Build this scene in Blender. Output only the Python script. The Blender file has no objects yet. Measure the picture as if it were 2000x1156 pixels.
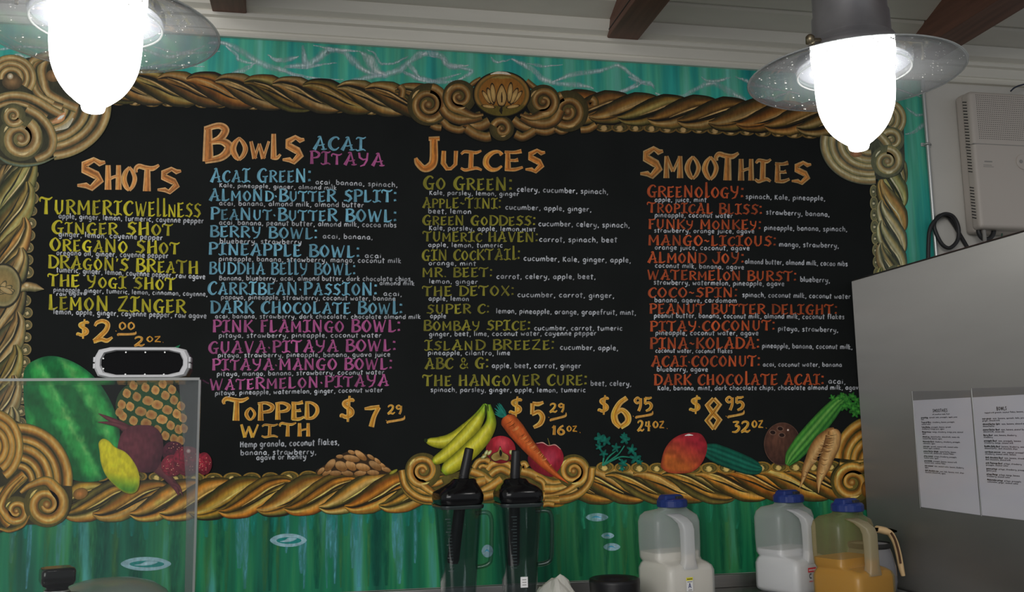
import bpy, math, random
import numpy as np
random.seed(7); rng = np.random.default_rng(7)
S = bpy.context.scene
COL = S.collection
PI = math.pi
# ------------------------------------------------------------------ camera
F = 1864.44                                   # focal length in pixels of the 2000 x 1156 frame
RX = np.array([0.98042345, 0.01170183, 0.19655258])
RY = np.array([-0.19622755, 0.14053432, 0.97043539])
RZ = np.array([-0.01626651, -0.99000665, 0.14007936])
EYE = np.array([0.0, -2.66, 1.40])
ROT = np.stack([RX, RY, RZ])
cd = bpy.data.cameras.new('camera'); cam = bpy.data.objects.new('camera', cd); COL.objects.link(cam)
cd.sensor_width = 36; cd.sensor_fit = 'HORIZONTAL'; cd.lens = 36 * F / 2000; cd.clip_start = 0.05
from mathutils import Matrix, Vector, Euler
M = Matrix.Identity(4)
for i in range(3):
    M[i][0] = ROT[i, 0]; M[i][1] = -ROT[i, 1]; M[i][2] = -ROT[i, 2]; M[i][3] = EYE[i]
cam.matrix_world = M
S.camera = cam
# ------------------------------------------------------------------ light and exposure
w = bpy.data.worlds.new('world'); S.world = w; w.use_nodes = True
w.node_tree.nodes['Background'].inputs[0].default_value = (0.93, 0.96, 1.0, 1)
w.node_tree.nodes['Background'].inputs[1].default_value = 0.30
ld = bpy.data.lights.new('shopfront_daylight', 'AREA'); lo = bpy.data.objects.new('shopfront_daylight', ld); COL.objects.link(lo)
ld.shape = 'RECTANGLE'; ld.size = 3.6; ld.size_y = 1.9; ld.energy = 106; ld.color = (1.0, 0.98, 0.95)
lo.location = (-2.0, -5.2, 2.85)
lo.rotation_euler = (Vector((0.3, 0, 1.5)) - Vector(lo.location)).to_track_quat('-Z', 'Y').to_euler()
S.view_settings.view_transform = 'Standard'; S.view_settings.look = 'None'
S.view_settings.exposure = 0.0; S.view_settings.gamma = 1.0; S.view_settings.use_curve_mapping = False
S.cycles.transparent_max_bounces = 40
KD = 0.46                                     # brightness a white card has in this light
KP = 0.64                                     # the same for the mural's paints

# ------------------------------------------------------------------ helpers
def ray(px, py):
    v = np.stack([np.asarray(px, float) - 1000, np.asarray(py, float) - 578, np.full(np.shape(px), F)], -1)
    return v @ ROT.T
def at(px, py, Y):                            # the point at depth Y seen at this pixel
    q = ray(px, py); return EYE + q * ((Y - EYE[1]) / q[1])
def atx(px, py, X):
    q = ray(px, py); return EYE + q * ((X - EYE[0]) / q[0])
def lin(c):
    c = np.asarray(c, float) / 255.0
    return np.where(c <= 0.04045, c / 12.92, ((c + 0.055) / 1.055) ** 2.4)
def alb(*c):                                  # paint colour that shows as this colour in the room's light
    return tuple(np.clip(lin(c) / KD, 0, 0.95))
def tag(o, label=None, cat=None, group=None, kind=None):
    if label: o['label'] = label
    if cat: o['category'] = cat
    if group: o['group'] = group
    if kind: o['kind'] = kind
    return o
def empty(name, loc, label=None, cat=None, group=None):
    o = bpy.data.objects.new(name, None); COL.objects.link(o); o.location = loc; o.empty_display_size = 0.05
    return tag(o, label, cat, group)
def base_of(p):
    while p.parent: p = p.parent
    return np.array(p.location)
class MB:                                     # collects shapes for one mesh
    def __init__(s): s.v = []; s.f = []; s.sm = []
    def add(s, v, f, smooth=False):
        n = len(s.v); s.v.extend([tuple(map(float, p)) for p in v]); s.f.extend([tuple(i + n for i in q) for q in f]); s.sm.extend([smooth] * len(f)); return s
    def box(s, x0, x1, y0, y1, z0, z1):
        return s.add([(x0,y0,z0),(x1,y0,z0),(x1,y1,z0),(x0,y1,z0),(x0,y0,z1),(x1,y0,z1),(x1,y1,z1),(x0,y1,z1)],
                     [(3,2,1,0),(4,5,6,7),(0,1,5,4),(1,2,6,5),(2,3,7,6),(3,0,4,7)])
    def loft(s, rings, closed=True, cap0=True, cap1=True, smooth=True):
        n = len(rings[0]); v = [p for r in rings for p in r]; f = []
        for i in range(len(rings) - 1):
            for j in range(n if closed else n - 1):
                k = (j + 1) % n
                f.append((i*n+j, i*n+k, (i+1)*n+k, (i+1)*n+j))
        s.add(v, f, smooth)
        if cap0: s.add(rings[0], [tuple(range(n))[::-1]])
        if cap1: s.add(rings[-1], [tuple(range(n))])
        return s
    def lathe(s, prof, c=(0,0,0), n=40, cap0=False, cap1=False):
        return s.loft([[(c[0]+r*math.cos(2*PI*j/n), c[1]+r*math.sin(2*PI*j/n), c[2]+z) for j in range(n)] for r, z in prof], True, cap0, cap1)
    def tube(s, pts, r, n=10, cap=True, flat=1.0):
        P = [Vector(p) for p in pts]; rings = []; up = None
        for i, p in enumerate(P):
            t = (P[min(i+1, len(P)-1)] - P[max(i-1, 0)]).normalized()
            if up is None: up = Vector((0,0,1)) if abs(t.z) < 0.9 else Vector((1,0,0))
            a = t.cross(up).normalized(); up = a.cross(t).normalized(); b = up
            rr = r[i] if hasattr(r, '__len__') else r
            rings.append([tuple(p + a*rr*math.cos(2*PI*j/n) + b*rr*flat*math.sin(2*PI*j/n)) for j in range(n)])
        return s.loft(rings, True, cap, cap)
    def build(s, name, mat, parent=None, label=None, bevel=0, seg=2):
        me = bpy.data.meshes.new(name)
        b = base_of(parent) if parent else np.zeros(3)
        me.from_pydata([(p[0]-b[0], p[1]-b[1], p[2]-b[2]) for p in s.v], [], s.f)
        me.polygons.foreach_set('use_smooth', s.sm)
        me.materials.append(mat); me.update()
        o = bpy.data.objects.new(name, me); COL.objects.link(o)
        if parent: o.parent = parent
        if label: o['label'] = label
        if bevel:
            m = o.modifiers.new('bevel', 'BEVEL'); m.width = bevel; m.segments = seg; m.limit_method = 'ANGLE'; m.angle_limit = 0.6
            me.polygons.foreach_set('use_smooth', [True]*len(me.polygons)); 
            m2 = o.modifiers.new('wn', 'WEIGHTED_NORMAL'); m2.keep_sharp = False
        return o
def catmull(P, per=8, closed=False):
    P = np.asarray(P, float); n = len(P)
    if n < 3:
        t = np.linspace(0, 1, per+1)[:, None]; return P[0]*(1-t) + P[1]*t if n == 2 else P
    Q = np.vstack([P[-1:], P, P[:2]]) if closed else np.vstack([2*P[0]-P[1], P, 2*P[-1]-P[-2]])
    out = []; m = n if closed else n-1
    for i in range(m):
        a, b, c, d = Q[i], Q[i+1], Q[i+2], Q[i+3]
        t = np.linspace(0, 1, per, endpoint=False)[:, None]
        out.append(0.5*((2*b) + (c-a)*t + (2*a-5*b+4*c-d)*t**2 + (3*b-a-3*c+d)*t**3))
    if not closed: out.append(P[-1:])
    return np.vstack(out)
def rrect(hx, hy, r, n=5, cx=0, cy=0):        # rounded rectangle outline
    o = []
    for sx, sy, a0 in ((1,1,0),(-1,1,PI/2),(-1,-1,PI),(1,-1,1.5*PI)):
        for k in range(n+1):
            a = a0 + k*PI/2/n; o.append((cx+sx*(hx-r)+r*math.cos(a), cy+sy*(hy-r)+r*math.sin(a)))
    return o

# ------------------------------------------------------------------ materials
def mat(name, color=(.8,.8,.8), rough=.5, metal=0, noise=None, bump=None, spec=.5, coat=0, sheen=0, dist=0.002, aniso=0):
    m = bpy.data.materials.new(name); m.use_nodes = True; nt = m.node_tree; N = nt.nodes; L = nt.links
    b = N['Principled BSDF']; b.inputs['Roughness'].default_value = rough; b.inputs['Metallic'].default_value = metal
    b.inputs['Specular IOR Level'].default_value = spec; b.inputs['Coat Weight'].default_value = coat
    b.inputs['Anisotropic'].default_value = aniso
    b.inputs['Base Color'].default_value = (*color, 1)
    tc = N.new('ShaderNodeTexCoord')
    if noise:                                  # (scale xyz, strength)
        sc, amt = noise
        mp = N.new('ShaderNodeMapping'); mp.inputs['Scale'].default_value = sc; L.new(tc.outputs['Object'], mp.inputs[0])
        nz = N.new('ShaderNodeTexNoise'); nz.inputs['Scale'].default_value = 1; nz.inputs['Detail'].default_value = 5; L.new(mp.outputs[0], nz.inputs['Vector'])
        mr = N.new('ShaderNodeMapRange'); mr.inputs['From Min'].default_value = .25; mr.inputs['From Max'].default_value = .75; mr.inputs['To Min'].default_value = 1-amt; mr.inputs['To Max'].default_value = 1+amt; L.new(nz.outputs['Fac'], mr.inputs[0])
        mx = N.new('ShaderNodeVectorMath'); mx.operation = 'SCALE'; mx.inputs[0].default_value = color; L.new(mr.outputs[0], mx.inputs['Scale'])
        L.new(mx.outputs[0], b.inputs['Base Color'])
    if bump:
        sc, st = bump
        mp = N.new('ShaderNodeMapping'); mp.inputs['Scale'].default_value = sc; L.new(tc.outputs['Object'], mp.inputs[0])
        nz = N.new('ShaderNodeTexNoise'); nz.inputs['Scale'].default_value = 1; nz.inputs['Detail'].default_value = 3; L.new(mp.outputs[0], nz.inputs['Vector'])
        bp = N.new('ShaderNodeBump'); bp.inputs['Strength'].default_value = st; bp.inputs['Distance'].default_value = dist; L.new(nz.outputs['Fac'], bp.inputs['Height']); L.new(bp.outputs[0], b.inputs['Normal'])
    return m
def clear_mat(name, tint, haze=(.8,.8,.8), haze_amt=.1, rough=.08, gloss=1.0, trans=0.3):
    # thin clear sheet: transparent + fresnel gloss + a little scattering from dust
    m = bpy.data.materials.new(name); m.use_nodes = True; nt = m.node_tree; N = nt.nodes; L = nt.links; N.remove(N['Principled BSDF'])
    out = N['Material Output']
    tr = N.new('ShaderNodeBsdfTransparent'); tr.inputs[0].default_value = (*tint, 1)
    df = N.new('ShaderNodeBsdfDiffuse'); df.inputs[0].default_value = (*haze, 1)
    tl = N.new('ShaderNodeBsdfTranslucent'); tl.inputs[0].default_value = (*haze, 1)
    md = N.new('ShaderNodeMixShader'); md.inputs[0].default_value = trans; L.new(df.outputs[0], md.inputs[1]); L.new(tl.outputs[0], md.inputs[2])
    m1 = N.new('ShaderNodeMixShader'); m1.inputs[0].default_value = haze_amt; L.new(tr.outputs[0], m1.inputs[1]); L.new(md.outputs[0], m1.inputs[2])
    gl = N.new('ShaderNodeBsdfGlossy'); gl.inputs['Roughness'].default_value = rough
    ge = N.new('ShaderNodeNewGeometry'); dt = N.new('ShaderNodeVectorMath'); dt.operation = 'DOT_PRODUCT'; L.new(ge.outputs['Normal'], dt.inputs[0]); L.new(ge.outputs['Incoming'], dt.inputs[1])
    def mth(op, a, b):
        n = N.new('ShaderNodeMath'); n.operation = op
        for i, q in enumerate((a, b)):
            if q is None: continue
            if isinstance(q, (int, float)): n.inputs[i].default_value = q
            else: L.new(q, n.inputs[i])
        return n.outputs[0]
    fz = mth('POWER', mth('SUBTRACT', 1.0, mth('ABSOLUTE', dt.outputs['Value'], None)), 5.0)
    mu = N.new('ShaderNodeMath'); mu.operation = 'MULTIPLY'; mu.inputs[1].default_value = gloss; L.new(mth('MULTIPLY_ADD', fz, .94), mu.inputs[0]); mu.inputs[0].links[0].from_node.inputs[2].default_value = .04
    m2 = N.new('ShaderNodeMixShader'); L.new(mu.outputs[0], m2.inputs[0]); L.new(m1.outputs[0], m2.inputs[1]); L.new(gl.outputs[0], m2.inputs[2])
    L.new(m2.outputs[0], out.inputs[0]); return m
def emit_mat(name, color, strength):
    m = bpy.data.materials.new(name); m.use_nodes = True; b = m.node_tree.nodes['Principled BSDF']
    b.inputs['Base Color'].default_value = (*color, 1); b.inputs['Emission Color'].default_value = (*color, 1); b.inputs['Emission Strength'].default_value = strength
    return m
def paint_mat(name, soft):
    m = bpy.data.materials.new(name); m.use_nodes = True; nt = m.node_tree; N = nt.nodes; L = nt.links; b = N['Principled BSDF']
    b.inputs['Roughness'].default_value = .62; b.inputs['Specular IOR Level'].default_value = .25
    at_ = N.new('ShaderNodeAttribute'); at_.attribute_name = 'Col'
    tc = N.new('ShaderNodeTexCoord'); mp = N.new('ShaderNodeMapping'); mp.inputs['Scale'].default_value = (150, 150, 60) if not soft else (220, 220, 40); L.new(tc.outputs['Object'], mp.inputs[0])
    nz = N.new('ShaderNodeTexNoise'); nz.inputs['Scale'].default_value = 1; nz.inputs['Detail'].default_value = 4; L.new(mp.outputs[0], nz.inputs['Vector'])
    mr = N.new('ShaderNodeMapRange'); mr.inputs['From Min'].default_value = .3; mr.inputs['From Max'].default_value = .7; mr.inputs['To Min'].default_value = .82; mr.inputs['To Max'].default_value = 1.15; L.new(nz.outputs['Fac'], mr.inputs[0])
    mx = N.new('ShaderNodeVectorMath'); mx.operation = 'SCALE'; L.new(at_.outputs['Color'], mx.inputs[0]); L.new(mr.outputs[0], mx.inputs['Scale']); L.new(mx.outputs[0], b.inputs['Base Color'])
    if soft:
        m3 = N.new('ShaderNodeMapRange'); m3.inputs['From Min'].default_value = .3; m3.inputs['From Max'].default_value = .62; m3.inputs['To Min'].default_value = .35; m3.inputs['To Max'].default_value = 1.0; L.new(nz.outputs['Fac'], m3.inputs[0])
        mm = N.new('ShaderNodeMath'); mm.operation = 'MULTIPLY'; L.new(at_.outputs['Alpha'], mm.inputs[0]); L.new(m3.outputs[0], mm.inputs[1]); L.new(mm.outputs[0], b.inputs['Alpha'])
    return m
PAINT = paint_mat('mural_paint', False); SOFT = paint_mat('mural_thin_wash', True)
def teal_mat():
    m = bpy.data.materials.new('teal_brushed_paint'); m.use_nodes = True; nt = m.node_tree; N = nt.nodes; L = nt.links; b = N['Principled BSDF']
    b.inputs['Roughness'].default_value = .55; b.inputs['Specular IOR Level'].default_value = .3
    tc = N.new('ShaderNodeTexCoord')
    def noise(sc, det=4, off=0):
        mp = N.new('ShaderNodeMapping'); mp.inputs['Scale'].default_value = sc; mp.inputs['Location'].default_value = (off, off, off); L.new(tc.outputs['Object'], mp.inputs[0])
        nz = N.new('ShaderNodeTexNoise'); nz.inputs['Scale'].default_value = 1; nz.inputs['Detail'].default_value = det; L.new(mp.outputs[0], nz.inputs['Vector']); return nz.outputs['Fac']
    def ramp(src, stops):
        r = N.new('ShaderNodeValToRGB'); el = r.color_ramp.elements
        while len(el) < len(stops): el.new(.5)
        for e, (p, c) in zip(el, stops): e.position = p; e.color = (*[q*.80 for q in alb(*c)], 1)
        L.new(src, r.inputs[0]); return r.outputs[0]
    s1 = noise((16, 1, 1.3), 5, 3.1); s2 = noise((60, 1, 2.5), 5, 9.7)
    low = ramp(s1, [(.30, (2, 62, 50)), (.43, (8, 88, 66)), (.52, (14, 102, 70)), (.60, (42, 116, 72)), (.72, (70, 145, 150))])
    up = ramp(s1, [(.30, (20, 112, 112)), (.45, (38, 132, 122)), (.55, (62, 142, 118)), (.70, (95, 160, 150))])
    sp = N.new('ShaderNodeSeparateXYZ'); L.new(tc.outputs['Object'], sp.inputs[0])
    gr = N.new('ShaderNodeMapRange'); gr.inputs['From Min'].default_value = .45; gr.inputs['From Max'].default_value = .95; L.new(sp.outputs['Z'], gr.inputs[0])
    mx = N.new('ShaderNodeMix'); mx.data_type = 'RGBA'; L.new(gr.outputs[0], mx.inputs[0]); L.new(low, mx.inputs[6]); L.new(up, mx.inputs[7])
    # greener towards the jugs
    gx = N.new('ShaderNodeMapRange'); gx.inputs['From Min'].default_value = -.25; gx.inputs['From Max'].default_value = .2; gx.inputs['To Max'].default_value = .65; L.new(sp.outputs['X'], gx.inputs[0])
    iv = N.new('ShaderNodeMath'); iv.operation = 'SUBTRACT'; iv.inputs[0].default_value = 1; L.new(gr.outputs[0], iv.inputs[1])
    gm = N.new('ShaderNodeMath'); gm.operation = 'MULTIPLY'; L.new(gx.outputs[0], gm.inputs[0]); L.new(iv.outputs[0], gm.inputs[1])
    gc = ramp(s1, [(.32, (0, 58, 36)), (.48, (8, 82, 46)), (.66, (46, 104, 60))])
    m2 = N.new('ShaderNodeMix'); m2.data_type = 'RGBA'; L.new(gm.outputs[0], m2.inputs[0]); L.new(mx.outputs[2], m2.inputs[6]); L.new(gc, m2.inputs[7])
    mr = N.new('ShaderNodeMapRange'); mr.inputs['From Min'].default_value = .3; mr.inputs['From Max'].default_value = .7; mr.inputs['To Min'].default_value = .78; mr.inputs['To Max'].default_value = 1.22; L.new(s2, mr.inputs[0])
    vs = N.new('ShaderNodeVectorMath'); vs.operation = 'SCALE'; L.new(m2.outputs[2], vs.inputs[0]); L.new(mr.outputs[0], vs.inputs['Scale']); L.new(vs.outputs[0], b.inputs['Base Color'])
    return m
TEAL = teal_mat()
WALLW = mat('white_wall_paint', alb(150,148,143), .55, noise=((8,8,8), .04))
CEILW = mat('white_ceiling_paint', alb(158,156,148), .5, noise=((6,20,20), .05))
TRIMW = mat('white_trim_paint', alb(162,160,152), .45, noise=((5,30,30), .04))
BEAMM = mat('dark_stained_wood', alb(80,54,44), .55, noise=((60,4,60), .25))
BOARD = mat('blackboard_paint', alb(17,19,19), .75, noise=((5,5,4), .18), spec=.12)
STEEL = mat('brushed_steel', (.31,.305,.29), .47, .92, noise=((3,1.2,5), .10), bump=((2,500,2), .05), dist=.0004, aniso=1.0)
_n = STEEL.node_tree; _c = _n.nodes.new('ShaderNodeCombineXYZ'); _c.inputs[1].default_value = 1.0; _n.links.new(_c.outputs[0], _n.nodes['Principled BSDF'].inputs['Tangent'])
STEELC = mat('counter_steel', (.42,.41,.40), .33, 1.0, noise=((3,60,60), .12))
BLACKP = mat('gloss_black_plastic', (.006,.006,.007), .16, spec=.4)
BLACKM = mat('matt_black_plastic', (.012,.012,.014), .42, spec=.4)
SMOKE = clear_mat('smoky_clear_plastic', (.76,.80,.81), (.04,.05,.05), .09, .08, .9)
ACRYL = clear_mat('clear_acrylic', (.95,.965,.96), (.75,.75,.75), .01, .04, .45)
ACRYE = clear_mat('acrylic_cut_edge', (.80,.84,.83), (.8,.8,.8), .35, .2, 1)
GLASS = clear_mat('seeded_clear_glass', (.88,.90,.92), (.80,.82,.85), .20, .05, 1.6, .5)
LAMPG = emit_mat('lit_opal_glass', (1.0,.975,.93), 9.0)
ZINC = mat('aged_galvanised_metal', (.42,.42,.45), .40, .85, noise=((14,14,14), .2))
BRASS = mat('dull_brass', (.24,.20,.13), .4, 1)
SPECK = mat('glass_bubbles', (.95,.93,.88), .1, spec=1)
CREAM = mat('off_white_plastic', alb(138,132,126), .45)
SLOT = mat('dark_slots', (.03,.03,.03), .7)
GREYS = mat('grey_print', alb(105,103,100), .6)
HOSE = mat('black_rubber_hose', (.02,.02,.022), .5)
CABLEB = mat('dark_blue_cable', (.02,.03,.06), .5)
PIPE = mat('pale_conduit_metal', (.55,.56,.55), .35, .7)
PAPER = mat('printer_paper', alb(172,172,184), .7)
INK = mat('printed_ink', alb(70,70,78), .7)
INKB = mat('bold_black_ink', alb(42,42,46), .7)
SLEEVE = clear_mat('plastic_sleeve', (.97,.97,.98), (.8,.8,.8), .03, .12, 1)
CAPB = mat('blue_plastic_cap', alb(20,36,86), .38)
TAN = mat('tan_plastic', alb(190,150,112), .4)
POTG = clear_mat('coffee_pot_glass', (.85,.86,.9), (.62,.62,.68), .55, .08, 1)
GREYR = mat('grey_rubber_rim', alb(150,150,152), .45)
GRILL = mat('speaker_grille_cloth', (.006,.006,.007), .85, spec=.15, bump=((900,900,900), .3))
TOWEL = mat('paper_towel', alb(178,174,166), .8)
FLOORM = mat('floor_tile_grey', (.09,.085,.08), .5, noise=((4,4,4), .15))
DOMEM = clear_mat('frosted_dome_plastic', (.7,.75,.72), (.52,.60,.55), .62, .25, 1)

# ------------------------------------------------------------------ the room
FAS0, FAS1 = 2.506, 2.566
def ceil_z(y): return 2.597 + 0.37 * (-y)
tag(MB().box(-2.2, 3.2, 0, .12, 0, 2.62).build('wall_back', WALLW), kind='structure')
tag(MB().box(-4.5, 4.5, -8, 0, -.06, 0).build('floor', FLOORM), kind='structure')
ce = MB().add([(-2.2,.12,ceil_z(.12)+.02),(3.2,.12,ceil_z(.12)+.02),(3.2,-2.3,ceil_z(-2.3)+.02),(-2.2,-2.3,ceil_z(-2.3)+.02),
               (-2.2,.12,ceil_z(.12)+.08),(3.2,.12,ceil_z(.12)+.08),(3.2,-2.3,ceil_z(-2.3)+.08),(-2.2,-2.3,ceil_z(-2.3)+.08)],
              [(0,1,2,3),(7,6,5,4),(0,4,5,1),(1,5,6,2),(2,6,7,3),(3,7,4,0)]).build('ceiling', CEILW)
tag(ce, kind='structure')
y = -.012; k = 0
while y > -2.2:                                # ceiling boards running along the wall, each with its own joint
    y2 = y - .122; d = .018
    a, b = y - .003, y2 + .003
    pts = []
    for yy, dz in ((a, .003), (a - .006, 0), (b + .006, 0), (b, .003)):
        pts.append((yy, ceil_z(yy) + dz))
    m = MB(); prof = pts + [(b, ceil_z(b) + d + .012), (a, ceil_z(a) + d + .012)]
    m.loft([[(-2.2, p[0], p[1]) for p in prof], [(3.2, p[0], p[1]) for p in prof]], smooth=False)
    m.build('plank', CEILW, ce); y = y2; k += 1
# cornice at the head of the wall
fp = [(0, FAS0), (-.016, FAS0), (-.019, FAS0+.004), (-.016, FAS0+.012), (-.012, FAS0+.014), (-.012, FAS0+.020), (-.016, FAS0+.022), (-.018, FAS0+.052), (-.028, FAS0+.056), (-.030, FAS0+.066), (-.026, FAS0+.072), (0, FAS0+.072)]
tag(MB().loft([[(-2.2, p[0], p[1]) for p in fp], [(3.2, p[0], p[1]) for p in fp]], smooth=False).build('trim_1', TRIMW), kind='structure')
cp = [(-.026, FAS0+.070), (-.046, FAS0+.080), (-.052, FAS0+.092), (-.06, FAS0+.110), (-.03, FAS0+.115), (0, FAS0+.1)]
tag(MB().loft([[(-2.2, p[0], p[1]) for p in cp], [(3.2, p[0], p[1]) for p in cp]], smooth=False).build('trim_2', TRIMW), kind='structure')
def beam(px0, px1, py, label):
    a = at(px0, py, -.02); b = at(px1, py, -.02)
    m = MB(); x0, x1 = a[0], b[0]; zb = FAS1 + .004; yo = -2.25
    m.add([(x0,-.02,zb),(x1,-.02,zb),(x1,yo,zb),(x0,yo,zb),(x0,-.02,ceil_z(-.02)+.01),(x1,-.02,ceil_z(-.02)+.01),(x1,yo,ceil_z(yo)+.01),(x0,yo,ceil_z(yo)+.01)],
          [(3,2,1,0),(4,5,6,7),(0,1,5,4),(1,2,6,5),(2,3,7,6),(3,0,4,7)])
    o = m.build('ceiling_beam', BEAMM, bevel=.003); tag(o, label, 'beam', 'dark beams under the white ceiling')
    return o
beam(415, 482, 29, 'dark wooden ceiling beam ending at the cornice beside the left pendant lamp')
b2 = beam(1185, 1245, 88, 'reddish brown wooden ceiling beam ending above the juices column, middle of three')
beam(1768, 1829, 121, 'dark wooden ceiling beam crossing behind the right pendant lamp')
# long check along the side of the middle beam
x0 = at(1185, 88, -.02)[0]
MB().box(x0-.0012, x0+.001, -2.2, -.03, FAS1+.022, FAS1+.0255).build('groove', SLOT, b2, 'dark drying crack along the beam side')

# ------------------------------------------------------------------ mural painting tools
MY = -.004
def vnoise(x, y, seed=0):
    x = np.asarray(x, float); y = np.asarray(y, float)
    xi = np.floor(x).astype(int); yi = np.floor(y).astype(int); xf = x - xi; yf = y - yi
    def h(a, b):
        n = (a * 374761393 + b * 668265263 + seed * 974711) & 0x7fffffff
        n = ((n ^ (n >> 13)) * 1274126177) & 0x7fffffff
        return (n % 10007) / 10007.0
    u = xf*xf*(3-2*xf); v = yf*yf*(3-2*yf)
    return (h(xi,yi)*(1-u)+h(xi+1,yi)*u)*(1-v)+(h(xi,yi+1)*(1-u)+h(xi+1,yi+1)*u)*v
class Paint:
    step = 8e-6
    def __init__(s, layer): s.V = []; s.Fc = []; s.C = []; s.n = 0; s.layer = layer
    def _push(s, xy, faces, col, alpha=None):
        q = ray(xy[:, 0], xy[:, 1]); yy = MY - s.layer * s.step
        P = EYE + q * ((yy - EYE[1]) / q[:, 1])[:, None]; P[:, 1] = yy
        s.V.append(P); s.Fc.append(np.asarray(faces) + s.n); s.n += len(P)
        a = np.ones((len(P), 1)) if alpha is None else alpha.reshape(-1, 1)
        s.C.append(np.hstack([np.clip(lin(np.clip(col, 0, 255)) / KP, 0, .95), a])); s.layer += 1
    def ribbon(s, pts, width, prof, pos=None, per=8, smooth=True, jit=.10, alpha=None, along=None, keep=False, freq=.05):
        P = catmull(pts, per) if smooth else np.asarray(pts, float)
        if not smooth and len(P) == 2: P = np.array([P[0], (P[0]+P[1])/2, P[1]])
        n = len(P); wd = np.atleast_1d(np.asarray(width, float))
        W = np.interp(np.linspace(0, 1, n), np.linspace(0, 1, len(wd)), wd) / 2 if len(wd) > 1 else np.full(n, wd[0] / 2)
        T = np.gradient(P, axis=0); T /= np.maximum(np.linalg.norm(T, axis=1, keepdims=True), 1e-6)
        Nn = np.stack([-T[:, 1], T[:, 0]], 1)
        prof = np.asarray(prof, float); k = len(prof)
        if k == 1: prof = np.vstack([prof, prof]); k = 2
        ps = np.linspace(-1, 1, k) if pos is None else np.asarray(pos)
        xy = (P[:, None, :] + Nn[:, None, :] * (W[:, None] * ps[None, :])[:, :, None]).reshape(-1, 2)
        col = np.repeat(prof[None], n, 0)
        sd = int(rng.integers(1e6)); ar = np.cumsum(np.r_[0, np.linalg.norm(np.diff(P, axis=0), axis=1)])
        nz = vnoise(ar[:, None]*freq + sd % 97, np.arange(k)[None, :]*1.7 + .5, sd)
        col = col * (1 + jit*2*(nz-.5))[:, :, None]
        if along is not None:
            al = np.asarray(along, float); tt = np.linspace(0, 1, n)
            col = col * np.stack([np.interp(tt, np.linspace(0, 1, len(al)), al[:, c]) for c in range(3)], 1)[:, None, :]
        i = np.arange(n-1)[:, None]*k; j = np.arange(k-1)[None, :]; a = (i + j).ravel()
        f = np.stack([a, a+1, a+k+1, a+k], 1)
        A = None
        if alpha is not None: A = (np.repeat(np.asarray(alpha, float)[None], n, 0) * (.55+.75*np.clip(nz, 0, 1))).clip(0, 1).ravel()
        s._push(xy, f, col.reshape(-1, 3), A)
        if keep: s.layer -= 1
    def fill(s, out, fn, c=None, rings=14, per=6, smooth=True, keep=False):
        O = catmull(out, per, True) if smooth else np.asarray(out, float)
        n = len(O); c = O.mean(0) if c is None else np.asarray(c, float)
        t = np.linspace(0, 1, rings+1)[1:]
        xy = np.vstack([c[None]] + [c + (O-c)*k for k in t]); rn = np.r_[0, np.repeat(t, n)]
        f = []
        for r in range(rings-1):
            a = 1 + r*n + np.arange(n); b = 1 + r*n + (np.arange(n)+1) % n
            f.append(np.stack([a, b, b+n, a+n], 1))
        a = 1 + np.arange(n); b = 1 + (np.arange(n)+1) % n
        q = np.vstack(f) if f else np.zeros((0, 4), int)
        col = np.asarray(fn(xy[:, 0], xy[:, 1], rn), float)
        if col.ndim == 1: col = np.repeat(col[None], len(xy), 0)
        s._push(xy, q, col); s.layer -= 1
        s._push(np.vstack([c[None], xy[1:1+n]]), np.stack([np.zeros(n, int), 1+np.arange(n), 1+(np.arange(n)+1) % n, 1+(np.arange(n)+1) % n], 1), np.vstack([col[:1], col[1:1+n]]))
        if keep: s.layer -= 1
    def ell(s, cx, cy, rx, ry, fn, ang=0, rings=8, n=28, keep=False):
        a = np.linspace(0, 2*PI, n, endpoint=False); t = math.radians(ang)
        x = rx*np.cos(a); y = ry*np.sin(a)
        s.fill(np.stack([cx+x*math.cos(t)-y*math.sin(t), cy+x*math.sin(t)+y*math.cos(t)], 1), fn, (cx, cy), rings, smooth=False, keep=keep)
    def build(s, name, parent, label=None, soft=False):
        many = name in ('painted_drips','painted_ripples','painted_bead_row','painted_gold_dabs','menu_lettering','menu_handwriting','menu_title','menu_price')
        V = np.vstack(s.V); Q = np.vstack(s.Fc); C = np.vstack(s.C)
        b = base_of(parent)
        me = bpy.data.meshes.new(name)
        faces = [tuple(q) if q[2] != q[3] else (q[0], q[1], q[2]) for q in Q.tolist()]
        me.from_pydata((V - b).tolist(), [], faces)
        ca = me.color_attributes.new('Col', 'FLOAT_COLOR', 'POINT'); ca.data.foreach_set('color', C.astype(np.float32).ravel())
        me.materials.append(SOFT if soft else PAINT); me.update()
        o = bpy.data.objects.new(name, me); COL.objects.link(o); o.parent = parent
        if label: o['label'] = label
        if many: o['kind'] = 'stuff'                # letters and dabs: flat print, kept together line by line
        return o
def con(ox, oy, sc): return lambda pts: [(ox + p[0]/sc, oy + p[1]/sc) for p in pts]
def rgb(*c): return np.array(c, float)
def lerp(a, b, t): t = np.clip(t, 0, 1)[..., None]; return np.asarray(a, float)*(1-t) + np.asarray(b, float)*t

# the mural: one painted board on the wall
mural = empty('menu_mural', (at(1000, 1120, 0)[0], 0, .985), 'large hand painted black menu mural with golden rope border on teal ground', 'mural')
xl, xr = -1.05, at(1811, 300, 0)[0]
MB().box(xl, xr, MY, -.0005, .985, FAS0).build('teal_ground', TEAL, mural, 'teal and green streaky painted ground around the rope border')
cl = lambda px, py: at(px, py, MY)
bx0, bx1 = cl(30, 600)[0], cl(1722, 450)[0]; bz0, bz1 = cl(800, 935)[2], cl(900, 195)[2]
MB().box(bx0, bx1, MY-.00022, MY, bz0, bz1).build('black_panel', BOARD, mural, 'black chalkboard field holding the menu lettering')
L0 = 45                                        # layers start in front of the black field

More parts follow.
